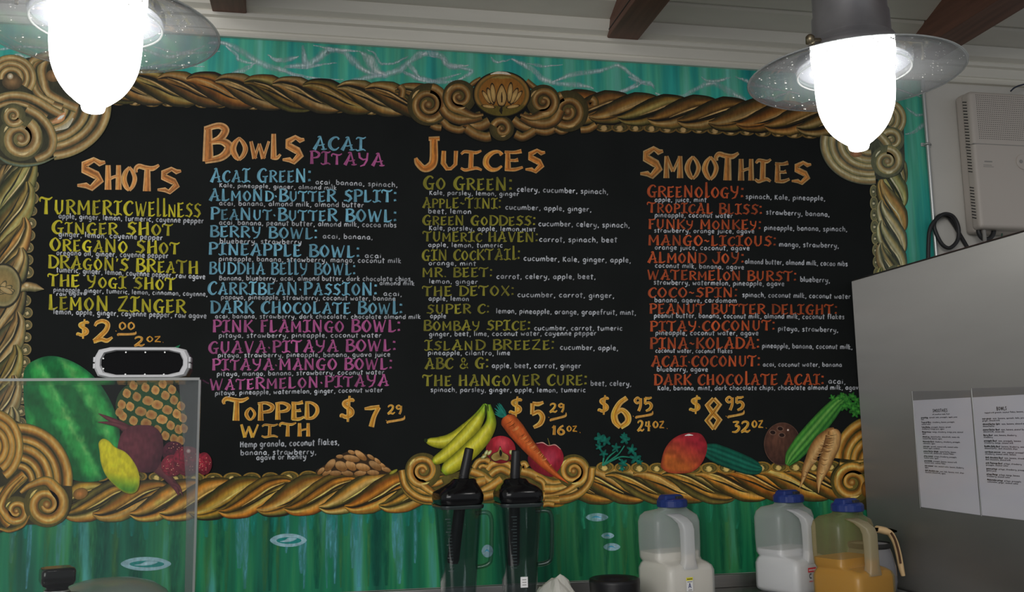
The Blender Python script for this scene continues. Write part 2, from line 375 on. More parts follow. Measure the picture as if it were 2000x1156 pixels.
# pale ripples over the teal at the top
p = Paint(30)
c5 = con(390, 0, 3.92); c3 = con(700, 100, 3.3333); c5b = con(1080, 150, 4.762)
WV = [(150,172,178)]
def wisp(pts, wd, a=.8):
    pts = np.array(pts); pts = catmull(pts, 5); pts = pts + rng.normal(0, .45, pts.shape)
    n = len(pts); ws = wd*1.45*(.7+.6*rng.random(max(4, n//4)))
    ws[0] *= .3; ws[-1] *= .3
    tone = rgb(168,184,190) + rng.normal(0, 6)
    p.ribbon(pts, ws, [tone*.85, tone, tone*1.06, tone*.95, tone*.85], per=3, alpha=np.array([0, .6, 1.0, .7, 0])*a, jit=.15, freq=.05)
for pts, wd in [([(60,330),(180,330),(300,380),(440,470),(560,520),(650,540),(760,590),(850,620)],9),([(200,350),(280,420),(310,460),(420,490)],8),([(520,420),(600,460),(700,450),(760,430)],7),
    ([(430,480),(330,540),(240,560)],8),([(650,510),(760,500),(850,490),(960,400),(1000,385),(1100,400),(1180,470),(1250,530),(1350,570),(1430,570),(1520,540),(1600,480),(1680,420),(1750,415)],11),
    ([(1230,395),(1300,460),(1350,540),(1430,575)],14),([(1280,380),(1340,410),(1380,480),(1420,490),(1480,485),(1540,460),(1600,430)],5),([(1700,420),(1750,408),(1850,430),(1890,490),(1950,510),(2060,500)],10),
    ([(1430,570),(1300,590),(1180,620),(1100,625)],8),([(1560,550),(1650,590),(1700,600),(1800,615)],12),([(790,350),(800,440),(830,520)],10),([(1600,480),(1640,540),(1690,600)],8),([(870,345),(980,370),(1100,385),(1230,392)],6),([(1050,480),(900,500),(800,520),(640,515)],5),([(1750,620),(1880,600),(2000,560)],6),([(560,520),(700,560),(900,600),(1100,610)],4)]:
    wisp(c5(pts), wd)
for pts, wd in [([(470,30),(560,50),(600,100),(680,110),(740,130),(690,170),(640,190)],8),([(1000,50),(1080,90),(1150,130),(1200,180),(1300,210),(1430,220),(1530,240)],10),([(1250,205),(1400,150),(1560,130),(1650,100),(1700,95),(1760,140),(1850,200),(1930,230)],8),
    ([(1100,80),(1200,95),(1330,90)],5),([(1650,280),(1780,240),(1850,205)],5),([(300,130),(420,190),(560,200),(640,190)],6),([(860,40),(900,70),(1000,50)],5)]:
    wisp(c3(pts), wd, .75)
for pts, wd in [([(250,140),(400,150),(520,170),(650,130),(800,60),(900,60),(950,115)],6),([(700,0),(780,30),(820,60)],7),([(950,150),(1070,210),(1200,190),(1300,130),(1400,80),(1500,60),(1600,110),(1720,180),(1820,230)],9),([(1380,0),(1450,40),(1560,30),(1650,0)],6),([(1560,250),(1680,230),(1740,200)],7),
    ([(1700,0),(1800,40),(1900,80),(2050,110),(2300,160)],7),([(1900,230),(2050,190),(2200,140)],7)]:
    wisp(c5b(pts), wd, .7)
for pts, wd in [([(0,118),(30,108),(60,112),(90,100)],7),([(-40,100),(10,95),(50,90),(110,96)],6),([(100,88),(170,100),(260,92),(330,110),(400,90)],7),([(200,120),(260,135),(320,128),(400,130)],6),([(300,92),(360,104),(430,100)],6),([(1768,262),(1785,258),(1800,245),(1811,236)],7),([(1770,210),(1790,225),(1810,222)],6),([(1600,160),(1660,175),(1720,165),(1800,190)],7)]:
    wisp(pts, wd, .7)
p.build('painted_ripples', mural, 'pale lilac water ripple lines across the top of the mural', True)
# vertical drips of light blue and dark green below the border
p = Paint(30)
def drip(x, y0, y1, wd, c, a):
    y1 = min(y1, 1130-.047*(x-1040)); x2 = x + (x-785)*7.7e-5*(y1-y0)
    p.ribbon([(x, y0), ((x+x2)/2+rng.normal(0,1), (y0+y1)/2), (x2, y1)], [wd*.8, wd, wd*.9, wd*.4], [c, c, c, c, c], per=8, alpha=np.array([0,.8,1,.8,0])*a, jit=.12, freq=.03)
for x, wd, y1 in ((470,22,1110),(482,16,1150),(560,12,1080),(590,18,1120),(596,10,1150),(648,20,1090),(655,12,1140),(690,14,1110),(702,20,1150),(770,12,1090),(780,22,1140),(810,10,1100),(640,8,1160),(118,14,1120),(60,12,1150),(28,14,1100)):
    drip(x, 985+rng.random()*12, y1, wd, rgb(88,158,172), .55)
for x, wd in ((155,40),(195,60),(270,50),(345,40),(430,26),(620,24),(735,34),(755,18),(530,18)):
    drip(x, 990, 1160, wd, rgb(0,70,62), .5)
for x, wd in ((410,20),(445,14),(520,18),(545,10),(667,10),(385,14),(230,18),(720,10),(30,22),(95,16),(1090,16),(1215,18),(1420,16),(1570,10)):
    drip(x, 990, 1160, wd, rgb(66,118,66), .5)
for x, wd in ((1075,18),(1130,22),(1180,18),(1240,14),(1405,16),(1440,20),(1467,12),(1560,20)):
    drip(x, 975, 1130, wd, rgb(0,80,56), .5)
for x in range(1085, 1690, 27): drip(x+rng.normal(0,4), 972, 1000+rng.random()*40, 20, rgb(40,135,100), .55)
for x in range(10, 850, 23): drip(x+rng.normal(0,4), 985, 1015+rng.random()*40, 18, rgb(30,140,128), .5)
p.build('painted_drips', mural, 'light blue and green vertical brush streaks below the rope border', True)
# small ripple rings painted low on the wall
def ring(cx, cy, rx, ry, t, inner):
    q = Paint(60); pale = lambda X, Y, rn: lerp((150,180,190), (126,162,172), rn)*(.9+.2*vnoise(X*.2, Y*.5, 3))[:, None]
    al = np.linspace(0, 2*PI, 28, endpoint=False); q.fill(np.stack([cx+(rx+t/2)*np.cos(al), cy+(ry+t/2)*np.sin(al)*(1-.25*np.cos(al)**4)], 1), pale, (cx, cy), 4, smooth=False)
    if inner:
        q.ell(cx+rx*.04, cy+ry*.05, rx*.74, ry*.66, lambda X, Y, rn: lerp((20,112,110), (30,124,120), rn), rings=3)
        q.fill([(cx-rx*.5, cy+ry*.25), (cx-rx*.2, cy-ry*.05), (cx+rx*.05, cy-ry*.55), (cx+rx*.5, cy-ry*.4), (cx+rx*.3, cy+ry*.1), (cx-rx*.1, cy+ry*.35)], pale, None, 3)
    else:
        q.ribbon([(cx-rx*.6, cy+ry*.2), (cx-rx*.1, cy-ry*.2), (cx+rx*.5, cy+ry*.3)], [.6, t*.7, .6], [(60,140,170), (80,160,190)], per=5)
    q.build('painted_ripple_ring', mural, 'pale blue ripple ring painted low on the green ground')
for a in ((563,1055,33,10,6,.55),(285,1101,46,10,7,.6),(1166,1010,19,5,6,0),(1187,1046,10,3.5,5,0),(1195,1068,14,5,5,0),(952,1076,9,10,5,0)): ring(*a)

# ------------------------------------------------------------------ golden rope border
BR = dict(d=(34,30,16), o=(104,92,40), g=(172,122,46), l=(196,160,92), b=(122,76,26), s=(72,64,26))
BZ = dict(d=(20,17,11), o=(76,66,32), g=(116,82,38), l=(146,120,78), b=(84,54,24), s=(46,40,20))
LF = dict(d=(38,38,30), o=(104,98,62), g=(146,118,72), l=(168,152,112), b=(110,82,50), s=(66,66,46))  # left side gold, with the lamp's grey haze mixed into its colours
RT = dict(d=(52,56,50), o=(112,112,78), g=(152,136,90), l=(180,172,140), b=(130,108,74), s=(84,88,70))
def prof(c, v=0):
    sets = [['d','o','g','l','g','d','d','g','b','s','d'], ['d','d','o','g','d','g','l','g','b','s','d'], ['d','b','g','l','o','d','s','g','d','o','d'], ['d','o','l','g','d','d','o','l','g','s','d']]
    return [c[k] for k in sets[v % 4]]
PT = [-1,-.86,-.66,-.46,-.30,-.16,.02,.28,.52,.78,1]
def band(p, pts, width, c, v=0, per=10, jit=.16): p.ribbon(pts, width, prof(c, v), PT, per=per, jit=jit, freq=.06)
def tubeband(p, pts, width, c, per=10, flip=False):
    pr = [c['d'], c['o'], c['g'], c['l'], c['g'], c['b'], c['s'], c['d']]
    if flip: pr = pr[::-1]
    p.ribbon(pts, width, pr, [-1,-.88,-.5,-.15,.2,.55,.86,1], per=per, jit=.15, freq=.07)
def rope(p, path, hw, pitch, c, lean=1, start=0.0, per=12):
    P = catmull(path, 40); ar = np.r_[0, np.cumsum(np.linalg.norm(np.diff(P, axis=0), axis=1))]
    T = np.gradient(P, axis=0); T /= np.linalg.norm(T, axis=1, keepdims=True); Nn = np.stack([-T[:, 1], T[:, 0]], 1)
    def loc(u, v):
        q = np.array([np.interp(u, ar, P[:, 0]), np.interp(u, ar, P[:, 1])]); t = np.array([np.interp(u, ar, T[:, 0]), np.interp(u, ar, T[:, 1])]); t /= np.linalg.norm(t)
        ex = min(0, u) + max(0, u-ar[-1])
        return q + t*ex + np.array([-t[1], t[0]])*v*hw
    p.ribbon(P, hw*1.8, [c['d'], c['s'], c['s'], c['d']], per=1, smooth=False)
    n = int(ar[-1]/pitch)+2; order = range(n)
    for i in order:
        u = (i-.5+start)*pitch + rng.normal(0, pitch*.05); k = lean*pitch
        pts = [loc(u-.95*k, -.72), loc(u-.62*k, -.80), loc(u-.15*k, -.50), loc(u+.30*k, .02), loc(u+.75*k, .52), loc(u+1.2*k, .80), loc(u+1.5*k, .76)]
        ww = pitch*rng.uniform(.86, .98); tint = rng.choice([(1, 1, 1), (1.06, .96, .80), (.92, .98, .84), (1.02, 1.04, 1.02)], p=[.4, .2, .2, .2])
        p.ribbon(pts, np.array([.15,.52,.92,.98,.86,.5,.1])*ww*1.0, prof(c, int(rng.integers(4))) if lean > 0 else prof(c, int(rng.integers(4))), PT, per=per, jit=.22, freq=.05, along=[tint, tint])
        off = rng.uniform(-.30, -.12)
        p.ribbon([loc(u+(f_+off)*k, v_) for f_, v_ in ((-.35,-.45),(.25,.0),(.70,.45),(1.05,.66))], [.6, 4.2, 3.4, .5], [rgb(*c['d'])*1.1, rgb(*c['d'])*.8, c['s']], per=6, jit=.2, keep=True); p.layer += 1
        p.ribbon([q + rng.normal(0, .6, 2) for q in pts[1:5]], [.5, 3.2, 3.4, .5], [c['l'], rgb(*c['l'])*1.12, c['g']], per=6, jit=.2, keep=True)
        p.layer += 1
def beads(p, path, r, pitch, c, ry=None):
    P = catmull(path, 30); ar = np.r_[0, np.cumsum(np.linalg.norm(np.diff(P, axis=0), axis=1))]
    for u in np.arange(pitch/2, ar[-1], pitch):
        x = np.interp(u, ar, P[:, 0]); y_ = np.interp(u, ar, P[:, 1]); rr = r*rng.uniform(.85, 1.1)
        def fn(X, Y, rn, x=x, y_=y_, rr=rr):
            q = lerp(c['o'], c['d'], np.abs(rn-.55)*2.6); q = np.where((rn > .78)[:, None], lerp(c['g'], c['o'], (rn-.8)*5), q)
            hl = np.hypot((X-x)/rr+.05, (Y-y_)/rr-.12); return np.where((hl < .3)[:, None], rgb(*c['l'])*1.1, q)
        p.ell(x, y_, rr, (ry or r)*rr/r, fn, rings=7, n=20)
def volute(p, cx, cy, R, turns, start, cw, c, tail=None, wk=1.28, ey=1.0, inner=.16):
    # a scroll: tail points, then a spiral closing on its eye
    hw = R/(turns+.75)*.5*wk; n = int(26*turns); th = np.radians(start) + (1 if cw else -1)*np.linspace(0, 2*PI*turns, n)
    rad = R*inner+(R-hw-R*inner)*(1-np.linspace(0, 1, n)**1.25)
    pts = np.stack([cx+rad*np.cos(th), cy+rad*np.sin(th)*ey], 1)
    p.ell(cx, cy, R*.97, R*.97*ey, lambda X, Y, rn: lerp(c['o'], c['s'], np.clip(rn*1.6-.7, 0, 1)), rings=6, n=36)
    wd = np.linspace(2*hw, hw*.9, n)
    if tail is not None:
        tp = catmull(list(tail)+[tuple(pts[0])], 10)[:-1]; wd = np.r_[np.linspace(hw*.6, 2*hw, len(tp)), wd]; pts = np.vstack([tp, pts])
    pr = [c['d'], c['o'], c['g'], c['l'], c['g'], c['b'], c['s'], c['d']]
    if not cw: pr = pr[::-1]
    p.ribbon(pts[::1], wd, pr if cw else pr, [-1,-.88,-.5,-.15,.2,.55,.86,1], per=1, smooth=False, jit=.2, freq=.06)
    p.ell(cx, cy, R*.16, R*.16*ey, lambda X, Y, rn: lerp(c['l'], c['b'], rn*1.2), rings=4, n=16)
    for a0 in (200, 60):
        a = np.radians(np.linspace(a0, a0+38, 7)); rr = R-hw*(.9 if a0 == 200 else 1.1)
        p.ribbon(np.stack([cx+rr*np.cos(a), cy+rr*np.sin(a)*ey], 1), [.5, R*.09, R*.09, .5], [rgb(*c['l'])*1.12, rgb(*c['l'])*1.2], per=3)

def built(p, name, label): return p.build(name, mural, label)
# beads first, ropes over them
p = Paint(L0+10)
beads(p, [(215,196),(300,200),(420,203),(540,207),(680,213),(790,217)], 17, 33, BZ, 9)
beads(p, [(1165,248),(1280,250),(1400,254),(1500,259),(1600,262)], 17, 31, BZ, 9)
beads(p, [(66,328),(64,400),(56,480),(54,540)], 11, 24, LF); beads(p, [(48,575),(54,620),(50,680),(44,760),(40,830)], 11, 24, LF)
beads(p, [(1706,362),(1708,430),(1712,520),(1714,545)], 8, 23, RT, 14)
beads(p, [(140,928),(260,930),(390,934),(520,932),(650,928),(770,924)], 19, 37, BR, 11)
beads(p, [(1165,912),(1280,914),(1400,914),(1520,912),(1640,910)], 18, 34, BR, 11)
built(p, 'painted_bead_row', 'row of small golden beads edging the black field')
def P_rope(lbl, *a, **k):
    p = Paint(L0+70); rope(p, *a, **k); built(p, 'painted_rope', lbl)
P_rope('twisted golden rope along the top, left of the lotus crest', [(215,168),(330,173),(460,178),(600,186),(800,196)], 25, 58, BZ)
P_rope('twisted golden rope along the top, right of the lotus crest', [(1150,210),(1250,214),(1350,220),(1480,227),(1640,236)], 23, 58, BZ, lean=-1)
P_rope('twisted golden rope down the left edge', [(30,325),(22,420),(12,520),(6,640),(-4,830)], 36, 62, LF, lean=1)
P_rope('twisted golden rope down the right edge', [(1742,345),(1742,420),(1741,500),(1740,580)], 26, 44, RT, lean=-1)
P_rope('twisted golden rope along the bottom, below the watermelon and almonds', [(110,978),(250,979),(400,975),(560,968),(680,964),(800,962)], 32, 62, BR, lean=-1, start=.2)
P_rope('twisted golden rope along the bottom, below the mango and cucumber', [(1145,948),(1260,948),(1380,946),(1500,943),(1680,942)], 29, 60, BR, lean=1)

# top left corner scrollwork
p = Paint(L0+290); c = con(0, 90, 4.623)
UL = lambda k: (lambda X, Y, rn: lerp(k['s'], k['d'], vnoise(X*.08, Y*.08))*.9)
p.fill([(-40,135),(0,116),(40,118),(60,112),(110,118),(200,205),(196,250),(160,285),(105,304),(85,318),(40,322),(-40,300)], UL(LF), rings=8)
p.layer = L0+300
for i, (k, wv) in enumerate(((1.0, 15), (.83, 14), (.66, 14), (.49, 13), (.33, 12))):
    cx, cy = 88, 208
    a = np.radians(np.linspace(-8, 82, 12)); R = 118*k
    tubeband(p, np.stack([cx+R*np.cos(a)*1.02, cy+R*np.sin(a)*.82], 1), wv*1.25, LF, per=3, flip=i % 2)
tubeband(p, c([(700,560),(560,500),(430,420),(390,300),(380,200),(420,120),(520,80)]), 20, LF)
tubeband(p, c([(560,560),(420,500),(330,380),(290,250),(300,170),(370,110),(470,70)]), 17, LF)
tubeband(p, c([(480,520),(350,440),(290,330),(262,220),(290,130),(390,85)]), 14, LF, flip=True)
p.ell(104, 148, 14, 12, lambda X, Y, rn: lerp((150,112,74), (92,72,46), rn))
for k, wv in ((1, 15), (.72, 13), (.44, 12)):
    a = np.radians(np.linspace(170, 395, 18)); tubeband(p, np.stack([22+42*k*np.cos(a), 152+38*k*np.sin(a)], 1), wv, LF, per=3)
p.ell(24, 160, 20, 15, lambda X, Y, rn: lerp((140,108,72), (70,58,40), rn*1.1)); p.ell(20, 149, 6, 6, lambda X, Y, rn: lerp((200,196,180), (140,120,90), rn))
tubeband(p, [(-30,215),(0,192),(35,186),(70,196),(100,214),(122,226)], 17, LF)
tubeband(p, [(-30,226),(0,206),(30,200),(60,208),(92,228)], 11, LF, flip=True)
p.ribbon(c([(470,690),(540,660),(590,600)]), [4, 12, 14, 4], [(170,110,70),(190,150,110),(150,100,60)]); p.ribbon(c([(520,660),(580,625)]), [2, 6, 2], [(205,200,190)])
p.ribbon(c([(500,760),(600,720),(660,650)]), [3, 10, 3], [(150,140,110),(190,185,165)])
tubeband(p, [(52,212),(78,228),(97,252),(103,275),(96,297),(70,312)], 18, LF)
volute(p, 40, 270, 46, 1.5, -60, True, LF)
volute(p, 26, 226, 25, 1.25, 30, True, LF)
p.ribbon([(-10,300),(15,316),(45,322),(80,318),(110,306)], [4, 9, 9, 6, 2], [LF['d'], LF['o'], (90,108,92), LF['s']])
built(p, 'painted_corner_scroll', 'gold shell and scroll ornament in the top left corner, greyed with painted haze')
# left medallion
p = Paint(L0+300)
p.ribbon([(36,568),(52,560),(70,562),(86,565)], [6, 20, 17, 1], [LF['d'], LF['g'], LF['l'], LF['o'], LF['d']]); p.ell(52, 557, 6, 5, lambda X, Y, rn: lerp((205,195,160), LF['g'], rn))
p.ell(6, 558, 36, 44, lambda X, Y, rn: np.where((rn > .93)[:, None], rgb(*LF['d']), np.where((rn > .7)[:, None], lerp(LF['o'], LF['l'], (rn-.7)*3), lerp(LF['g'], LF['o'], rn))), rings=16, n=40)
for dx, a in ((0,-60),(8,-30),(12,0),(10,25)):
    p.ell(4+dx*.8, 562+dx*.5, 16, 6, lambda X, Y, rn: np.where((rn > .85)[:, None], rgb(*LF['s']), lerp(LF['l'], LF['g'], rn)), ang=a)
built(p, 'painted_medallion', 'round lotus medallion on the left rope')
# bottom left corner scrollwork
p = Paint(L0+290); p.fill([(-40,810),(10,812),(60,838),(110,870),(136,930),(140,985),(120,1020),(80,1024),(50,1025),(20,1034),(-40,1025)], UL(BR), rings=8); p.layer = L0+300; c = con(0, 680, 3.125)
for i, (k, wv) in enumerate(((1.0, 21), (.80, 17), (.62, 18), (.44, 16), (.27, 14))):
    a = np.radians(np.linspace(-92, 6, 14)); R = 98*k
    tubeband(p, np.stack([36+R*np.cos(a)*.98, 938+R*np.sin(a)*1.04], 1), wv, BR, per=3, flip=i % 2)
for i, (k, wv) in enumerate(((1.0, 20), (.74, 18), (.5, 17), (.26, 14))):
    a = np.radians(np.linspace(-95, 62, 16)); tubeband(p, np.stack([-16+52*k*np.cos(a), 872+64*k*np.sin(a)], 1), wv, BR, per=3)
tubeband(p, c([(0,880),(60,850),(140,770)]), 20, BR); tubeband(p, c([(-20,960),(60,880),(150,790)]), 14, BR, flip=True)
tubeband(p, c([(150,770),(80,830),(30,900),(10,960),(20,1030),(60,1080)]), 22, BR)
volute(p, 32, 998, 30, 1.3, 150, False, BR, tail=c([(140,780),(60,860),(10,960)]))
volute(p, 91, 985, 46, 1.55, -40, True, BR, tail=[(40,962),(60,948),(92,940)])
p.ribbon(c([(0,1100),(60,1112),(140,1080),(180,1020)]), [7, 9, 8, 3], [BR['s'], BR['o'], BR['g'], BR['d']])
p.ell(157, 964, 15, 11, lambda X, Y, rn: lerp((190,120,60), (110,80,34), rn), ang=-20)
built(p, 'painted_corner_scroll', 'bright gold shell and scroll ornament in the bottom left corner')
# lotus crest at the top
p = Paint(L0+300); c = con(780, 130, 5)
for pts, wd in (([(410,520),(480,590),(580,620),(640,600)],16),([(640,540),(720,580),(800,580),(880,540)],22),([(650,600),(740,660),(840,690),(890,680)],20),([(1110,520),(1180,570),(1260,600),(1330,600)],20),([(1130,660),(1200,690),(1270,660),(1330,620)],18),([(1330,620),(1430,640),(1520,610)],16),([(310,570),(360,595),(410,600)],14),([(1520,610),(1580,640),(1640,620)],12),([(1770,620),(1850,610),(1920,570)],15),([(690,190),(740,150),(800,120)],10),([(1240,140),(1300,190),(1340,220)],12),([(1870,320),(1900,340),(1900,380)],18),([(0,190),(30,230),(20,300)],14)):
    tubeband(p, c(pts), wd, BZ)
volute(p, 837, 204, 43, 1.9, -80, True, BZ); volute(p, 1109, 217, 42, 1.8, 250, False, BZ)
tubeband(p, c([(420,400),(470,470),(580,520),(700,510),(800,480)]), 20, BZ); tubeband(p, c([(1200,480),(1300,540),(1420,560),(1520,520),(1570,420)]), 22, BZ)
volute(p, 897, 189, 34, 1.5, 90, True, BZ, tail=c([(820,470),(720,478)]))
volute(p, 1061, 198, 34, 1.5, 90, False, BZ, tail=c([(1180,470),(1290,500)]))
volute(p, 980, 251, 25, 1.1, 200, True, BZ)
def med(X, Y, rn):
    q = np.where((rn > .96)[:, None], rgb(20,18,10), np.where((rn > .80)[:, None], lerp(BZ['o'], (140,100,46), 1-np.abs(rn-.88)*12), lerp((140,92,34), (118,76,26), rn)))
    q = np.where(((Y > 206) & (rn <= .96))[:, None], rgb(84,72,26), q)
    return np.where(((Y < 153) & (rn < .8) & (rn > .5))[:, None], rgb(128,108,54), q)
p.ell(980, 184, 57, 45, med, rings=26, n=64)
p.ribbon(c([(890,75),(960,60),(1040,65),(1090,80)]), [1, 5, 5, 1], [(190,180,160),(200,190,175)])
pet = lambda X, Y, rn: np.where((rn > .86)[:, None], rgb(36,26,12), lerp((176,146,90), (138,104,58), rn*.9))
for cx, cy, rx, ry, a in ((870,390,62,14,8),(1110,390,62,14,-10),(850,300,70,17,58),(1150,300,72,18,-52),(890,290,80,22,70),(1120,290,80,22,-66),(915,260,90,22,84),(1080,255,92,22,-84)):
    p.ell(780+cx/5, 130+cy/5, rx/5*1.15, ry/5*1.25, pet, ang=a)
p.fill(c([(1000,165),(1040,240),(1052,310),(1030,380),(1000,395),(965,380),(945,310),(958,240)]), pet, c([(1000,290)])[0], rings=10)
p.ribbon(c([(1000,250),(1000,350)]), [1, 4, 3], [(60,40,20),(70,46,22)]); p.ribbon(c([(1000,395),(992,430),(1000,465)]), [3, 7, 1], [(26,22,12)])
built(p, 'painted_lotus_crest', 'bronze lotus medallion flanked by scrolls at the top centre')
# top right corner scrollwork, mostly behind the lamp
p = Paint(L0+290); p.fill([(1630,290),(1660,230),(1700,205),(1740,200),(1762,225),(1766,280),(1764,330),(1735,348),(1690,348),(1650,330)], UL(RT), rings=8); p.layer = L0+300
for i, (k, wv) in enumerate(((1.0, 15), (.82, 13), (.64, 13), (.46, 13), (.28, 12))):
    a = np.radians(np.linspace(190, 82, 14)); tubeband(p, np.stack([1698+88*k*np.cos(a), 278+74*k*np.sin(a)], 1), wv*1.2, RT, per=3, flip=i % 2)
for k, wv in ((1, 13), (.68, 12), (.38, 10)):
    a = np.radians(np.linspace(-130, 60, 16)); tubeband(p, np.stack([1728+36*k*np.cos(a), 232+34*k*np.sin(a)], 1), wv, RT, per=3)
volute(p, 1741, 273, 26, 1.2, 200, True, RT); tubeband(p, [(1690,250),(1715,262),(1735,290),(1720,325)], 18, RT)
volute(p, 1733, 315, 33, 1.5, -90, True, RT)
p.ell(1672, 300, 12, 7, lambda X, Y, rn: lerp((176,120,90), (120,90,60), rn))
built(p, 'painted_corner_scroll', 'pale gold scroll ornament in the top right corner behind the lamp')
# right edge lower scroll, just above the steel side
p = Paint(L0+300); volute(p, 1752, 540, 24, 1.3, -90, True, RT); built(p, 'painted_small_scroll', 'small scroll at the foot of the right rope')
# bottom right corner scrollwork
p = Paint(L0+290); p.fill([(1640,900),(1650,860),(1680,830),(1710,825),(1710,985),(1660,982),(1630,965),(1622,930)], UL(BR), rings=8); p.layer = L0+300
for i, (k, wv) in enumerate(((1.0, 20), (.76, 17), (.54, 16), (.34, 14))):
    a = np.radians(np.linspace(185, 290, 14)); tubeband(p, np.stack([1706+70*k*np.cos(a), 902+80*k*np.sin(a)], 1), wv, BR, per=3, flip=i % 2)
tubeband(p, [(1640,906),(1655,908),(1680,902),(1710,900)], 10, BR)
volute(p, 1664, 942, 42, 1.6, -60, False, BR, tail=[(1730,905),(1712,904)])
p.ell(1692, 955, 10, 16, lambda X, Y, rn: lerp((170,106,40), (90,60,20), rn))
built(p, 'painted_corner_scroll', 'bright gold scroll ornament in the bottom right corner by the steel side')
# bottom centre crest, partly behind the blender jugs
p = Paint(L0+300); c = con(780, 770, 5)
p.fill(c([(300,860),(700,720),(1000,660),(1300,740),(1560,860),(1400,1040),(1000,1060),(600,1060),(320,1040)]), lambda X, Y, rn: lerp(BR['o'], BR['s'], vnoise(X*.1, Y*.1)), rings=10)
for pts, wd in (([(250,880),(340,880),(420,850)],12),([(700,750),(800,790),(880,850),(960,860)],18),([(1190,750),(1300,780),(1400,840),(1500,880),(1600,870)],20),([(860,740),(900,690),(980,670),(1060,690),(1100,740)],17),([(890,790),(940,750),(1000,735),(1080,770)],16),([(730,720),(770,660),(830,640),(880,660)],13),([(780,720),(810,700),(850,710)],9),([(720,900),(780,860),(840,850)],22),([(800,960),(900,900),(1000,830)],20),([(1330,820),(1400,860),(1420,950),(1410,1040)],12),([(1400,1000),(1500,990),(1620,980),(1740,930)],24),([(1420,930),(1540,930),(1650,900),(1720,850)],22),([(1420,1040),(1540,1040),(1640,1030),(1760,980)],14),([(320,950),(220,930),(140,870),(90,760)],18),([(320,1040),(200,1020),(100,960),(40,860)],18),([(600,1000),(800,1000),(1000,960)],20),([(1400,1080),(1450,1070),(1510,1080)],12),([(820,610),(850,590)],10),([(1190,690),(1220,680),(1245,715)],14)):
    tubeband(p, c(pts), wd, BR)
volute(p, 826, 919, 36, 1.7, 95, True, BR, tail=c([(430,955),(340,962)])); volute(p, 1120, 920, 34, 1.7, 60, False, BR, tail=c([(1420,985),(1520,975),(1640,935),(1720,880)]))
tubeband(p, c([(20,740),(50,880),(130,970),(230,1020),(330,1030)]), 14, BR); tubeband(p, c([(1880,720),(1860,850),(1780,950),(1680,1000),(1560,1020)]), 15, BR)
oz = built(p, 'painted_scroll_crest', 'gold scroll crest at the bottom centre behind the blender jugs')
p = Paint(L0+60)
for x, y_ in ((1158,938),(1150,950),(1165,962),(776,966),(790,978),(1090,984),(1155,972),(800,972)): p.ell(x, y_, 14, 6, lambda X, Y, rn: lerp((176,128,40), (120,90,30), rn), ang=rng.uniform(-30, 30))
built(p, 'painted_gold_dabs', 'loose gold dabs beside the centre scrolls')

# ------------------------------------------------------------------ painted fruit and vegetables
FL = L0+560
def shade(base, dark, light=None, lx=-.3, ly=-.4, cx=0, cy=0, R=1, edge=1.0, nz=.12, fr=.12):
    def fn(X, Y, rn):
        d = ((X-cx)/R-lx)**2 + ((Y-cy)/R-ly)**2
        q = lerp(base, dark, np.clip(d*.55*edge, 0, 1))
        if light is not None: q = lerp(q, light, np.clip(1-d*3, 0, 1)[:]*.8)
        return q * (1+nz*2*(vnoise(X*fr, Y*fr, 5)-.5))[:, None]
    return fn
c0 = con(0, 680, 3.125)
p = Paint(L0+230)
def melon(X, Y, rn):
    dx, dy = 118.0, 224.0; L_ = math.hypot(dx, dy); sx = ((X-132)*dy - (Y-820)*dx)/L_/92; t = ((X-132)*dx+(Y-820)*dy)/L_/140
    s_ = sx/np.sqrt(np.clip(1-t*t*.55, .25, 1)) + .10*(vnoise(X*.11, Y*.09, 3)-.5) + .05*(vnoise(X*.3, Y*.3, 4)-.5)
    st = np.cos(s_*8.2+.6); q = lerp((14,92,46), (42,142,66), st*.9+.35)
    li = np.exp(-((s_-.02)/.06)**2)+.8*np.exp(-((s_-.62)/.07)**2); q = lerp(q, (118,172,96), li*.75*(vnoise(X*.12, Y*.12, 8)*.9+.25))
    q = lerp(q, (10,70,44), np.clip((rn-.9)*6, 0, .7)); return q*(.86+.28*vnoise(X*.07, Y*.07, 6))[:, None]
p.fill(c0([(150,130),(230,65),(330,48),(450,85),(560,160),(640,260),(700,380),(730,500),(722,650),(660,780),(560,815),(440,800),(330,740),(220,620),(165,470),(145,300)]), melon, rings=40, per=8)
p.build('painted_watermelon', mural, 'striped green watermelon painted in the lower left')
c7 = con(170, 660, 3.852)
p = Paint(L0+225)
p.fill(c7([(330,345),(460,325),(600,330),(680,400),(720,480),(745,600),(740,700),(715,795),(640,780),(560,740),(480,690),(300,670),(225,580),(220,470),(260,390)]), lambda X, Y, rn: lerp((22,74,42), (34,60,30), rn), rings=8)
for cx, cy in [(350,357),(440,372),(515,392),(590,432),(655,467),(708,512),(300,417),(375,442),(460,472),(530,502),(605,540),(675,570),(722,602),(262,500),(325,515),(405,552),(485,577),(565,612),(630,657),(690,688),(728,680),(270,587),(350,622),(445,640),(530,690),(590,735),(655,758),(706,770),(570,345),(640,388),(245,560)]:
    ex = min(1, max(.72, (1.35-math.hypot((cx-490)/270, (cy-550)/250)))); w_ = 52*ex; h_ = 46
    pts = [(cx-w_*.86, cy+h_*.18), (cx-w_*.78, cy-h_*.30), (cx-w_*.35, cy-h_*.78), (cx+w_*.10, cy-h_*.74), (cx+w_*.72, cy-h_*.36), (cx+w_*.84, cy+h_*.05), (cx+w_*.58, cy+h_*.60), (cx+w_*.12, cy+h_*.80), (cx-w_*.55, cy+h_*.56)]
    tn = rng.uniform(.9, 1.1)
    p.fill(c7(pts), lambda X, Y, rn, tn=tn: lerp((150,88,42), (176,134,74), rn*1.2)*tn, rings=5, smooth=False)
p.fill(c7([(636,82),(660,68),(700,52),(690,70),(680,88)]), lambda X, Y, rn: rgb(14,96,62), rings=3)
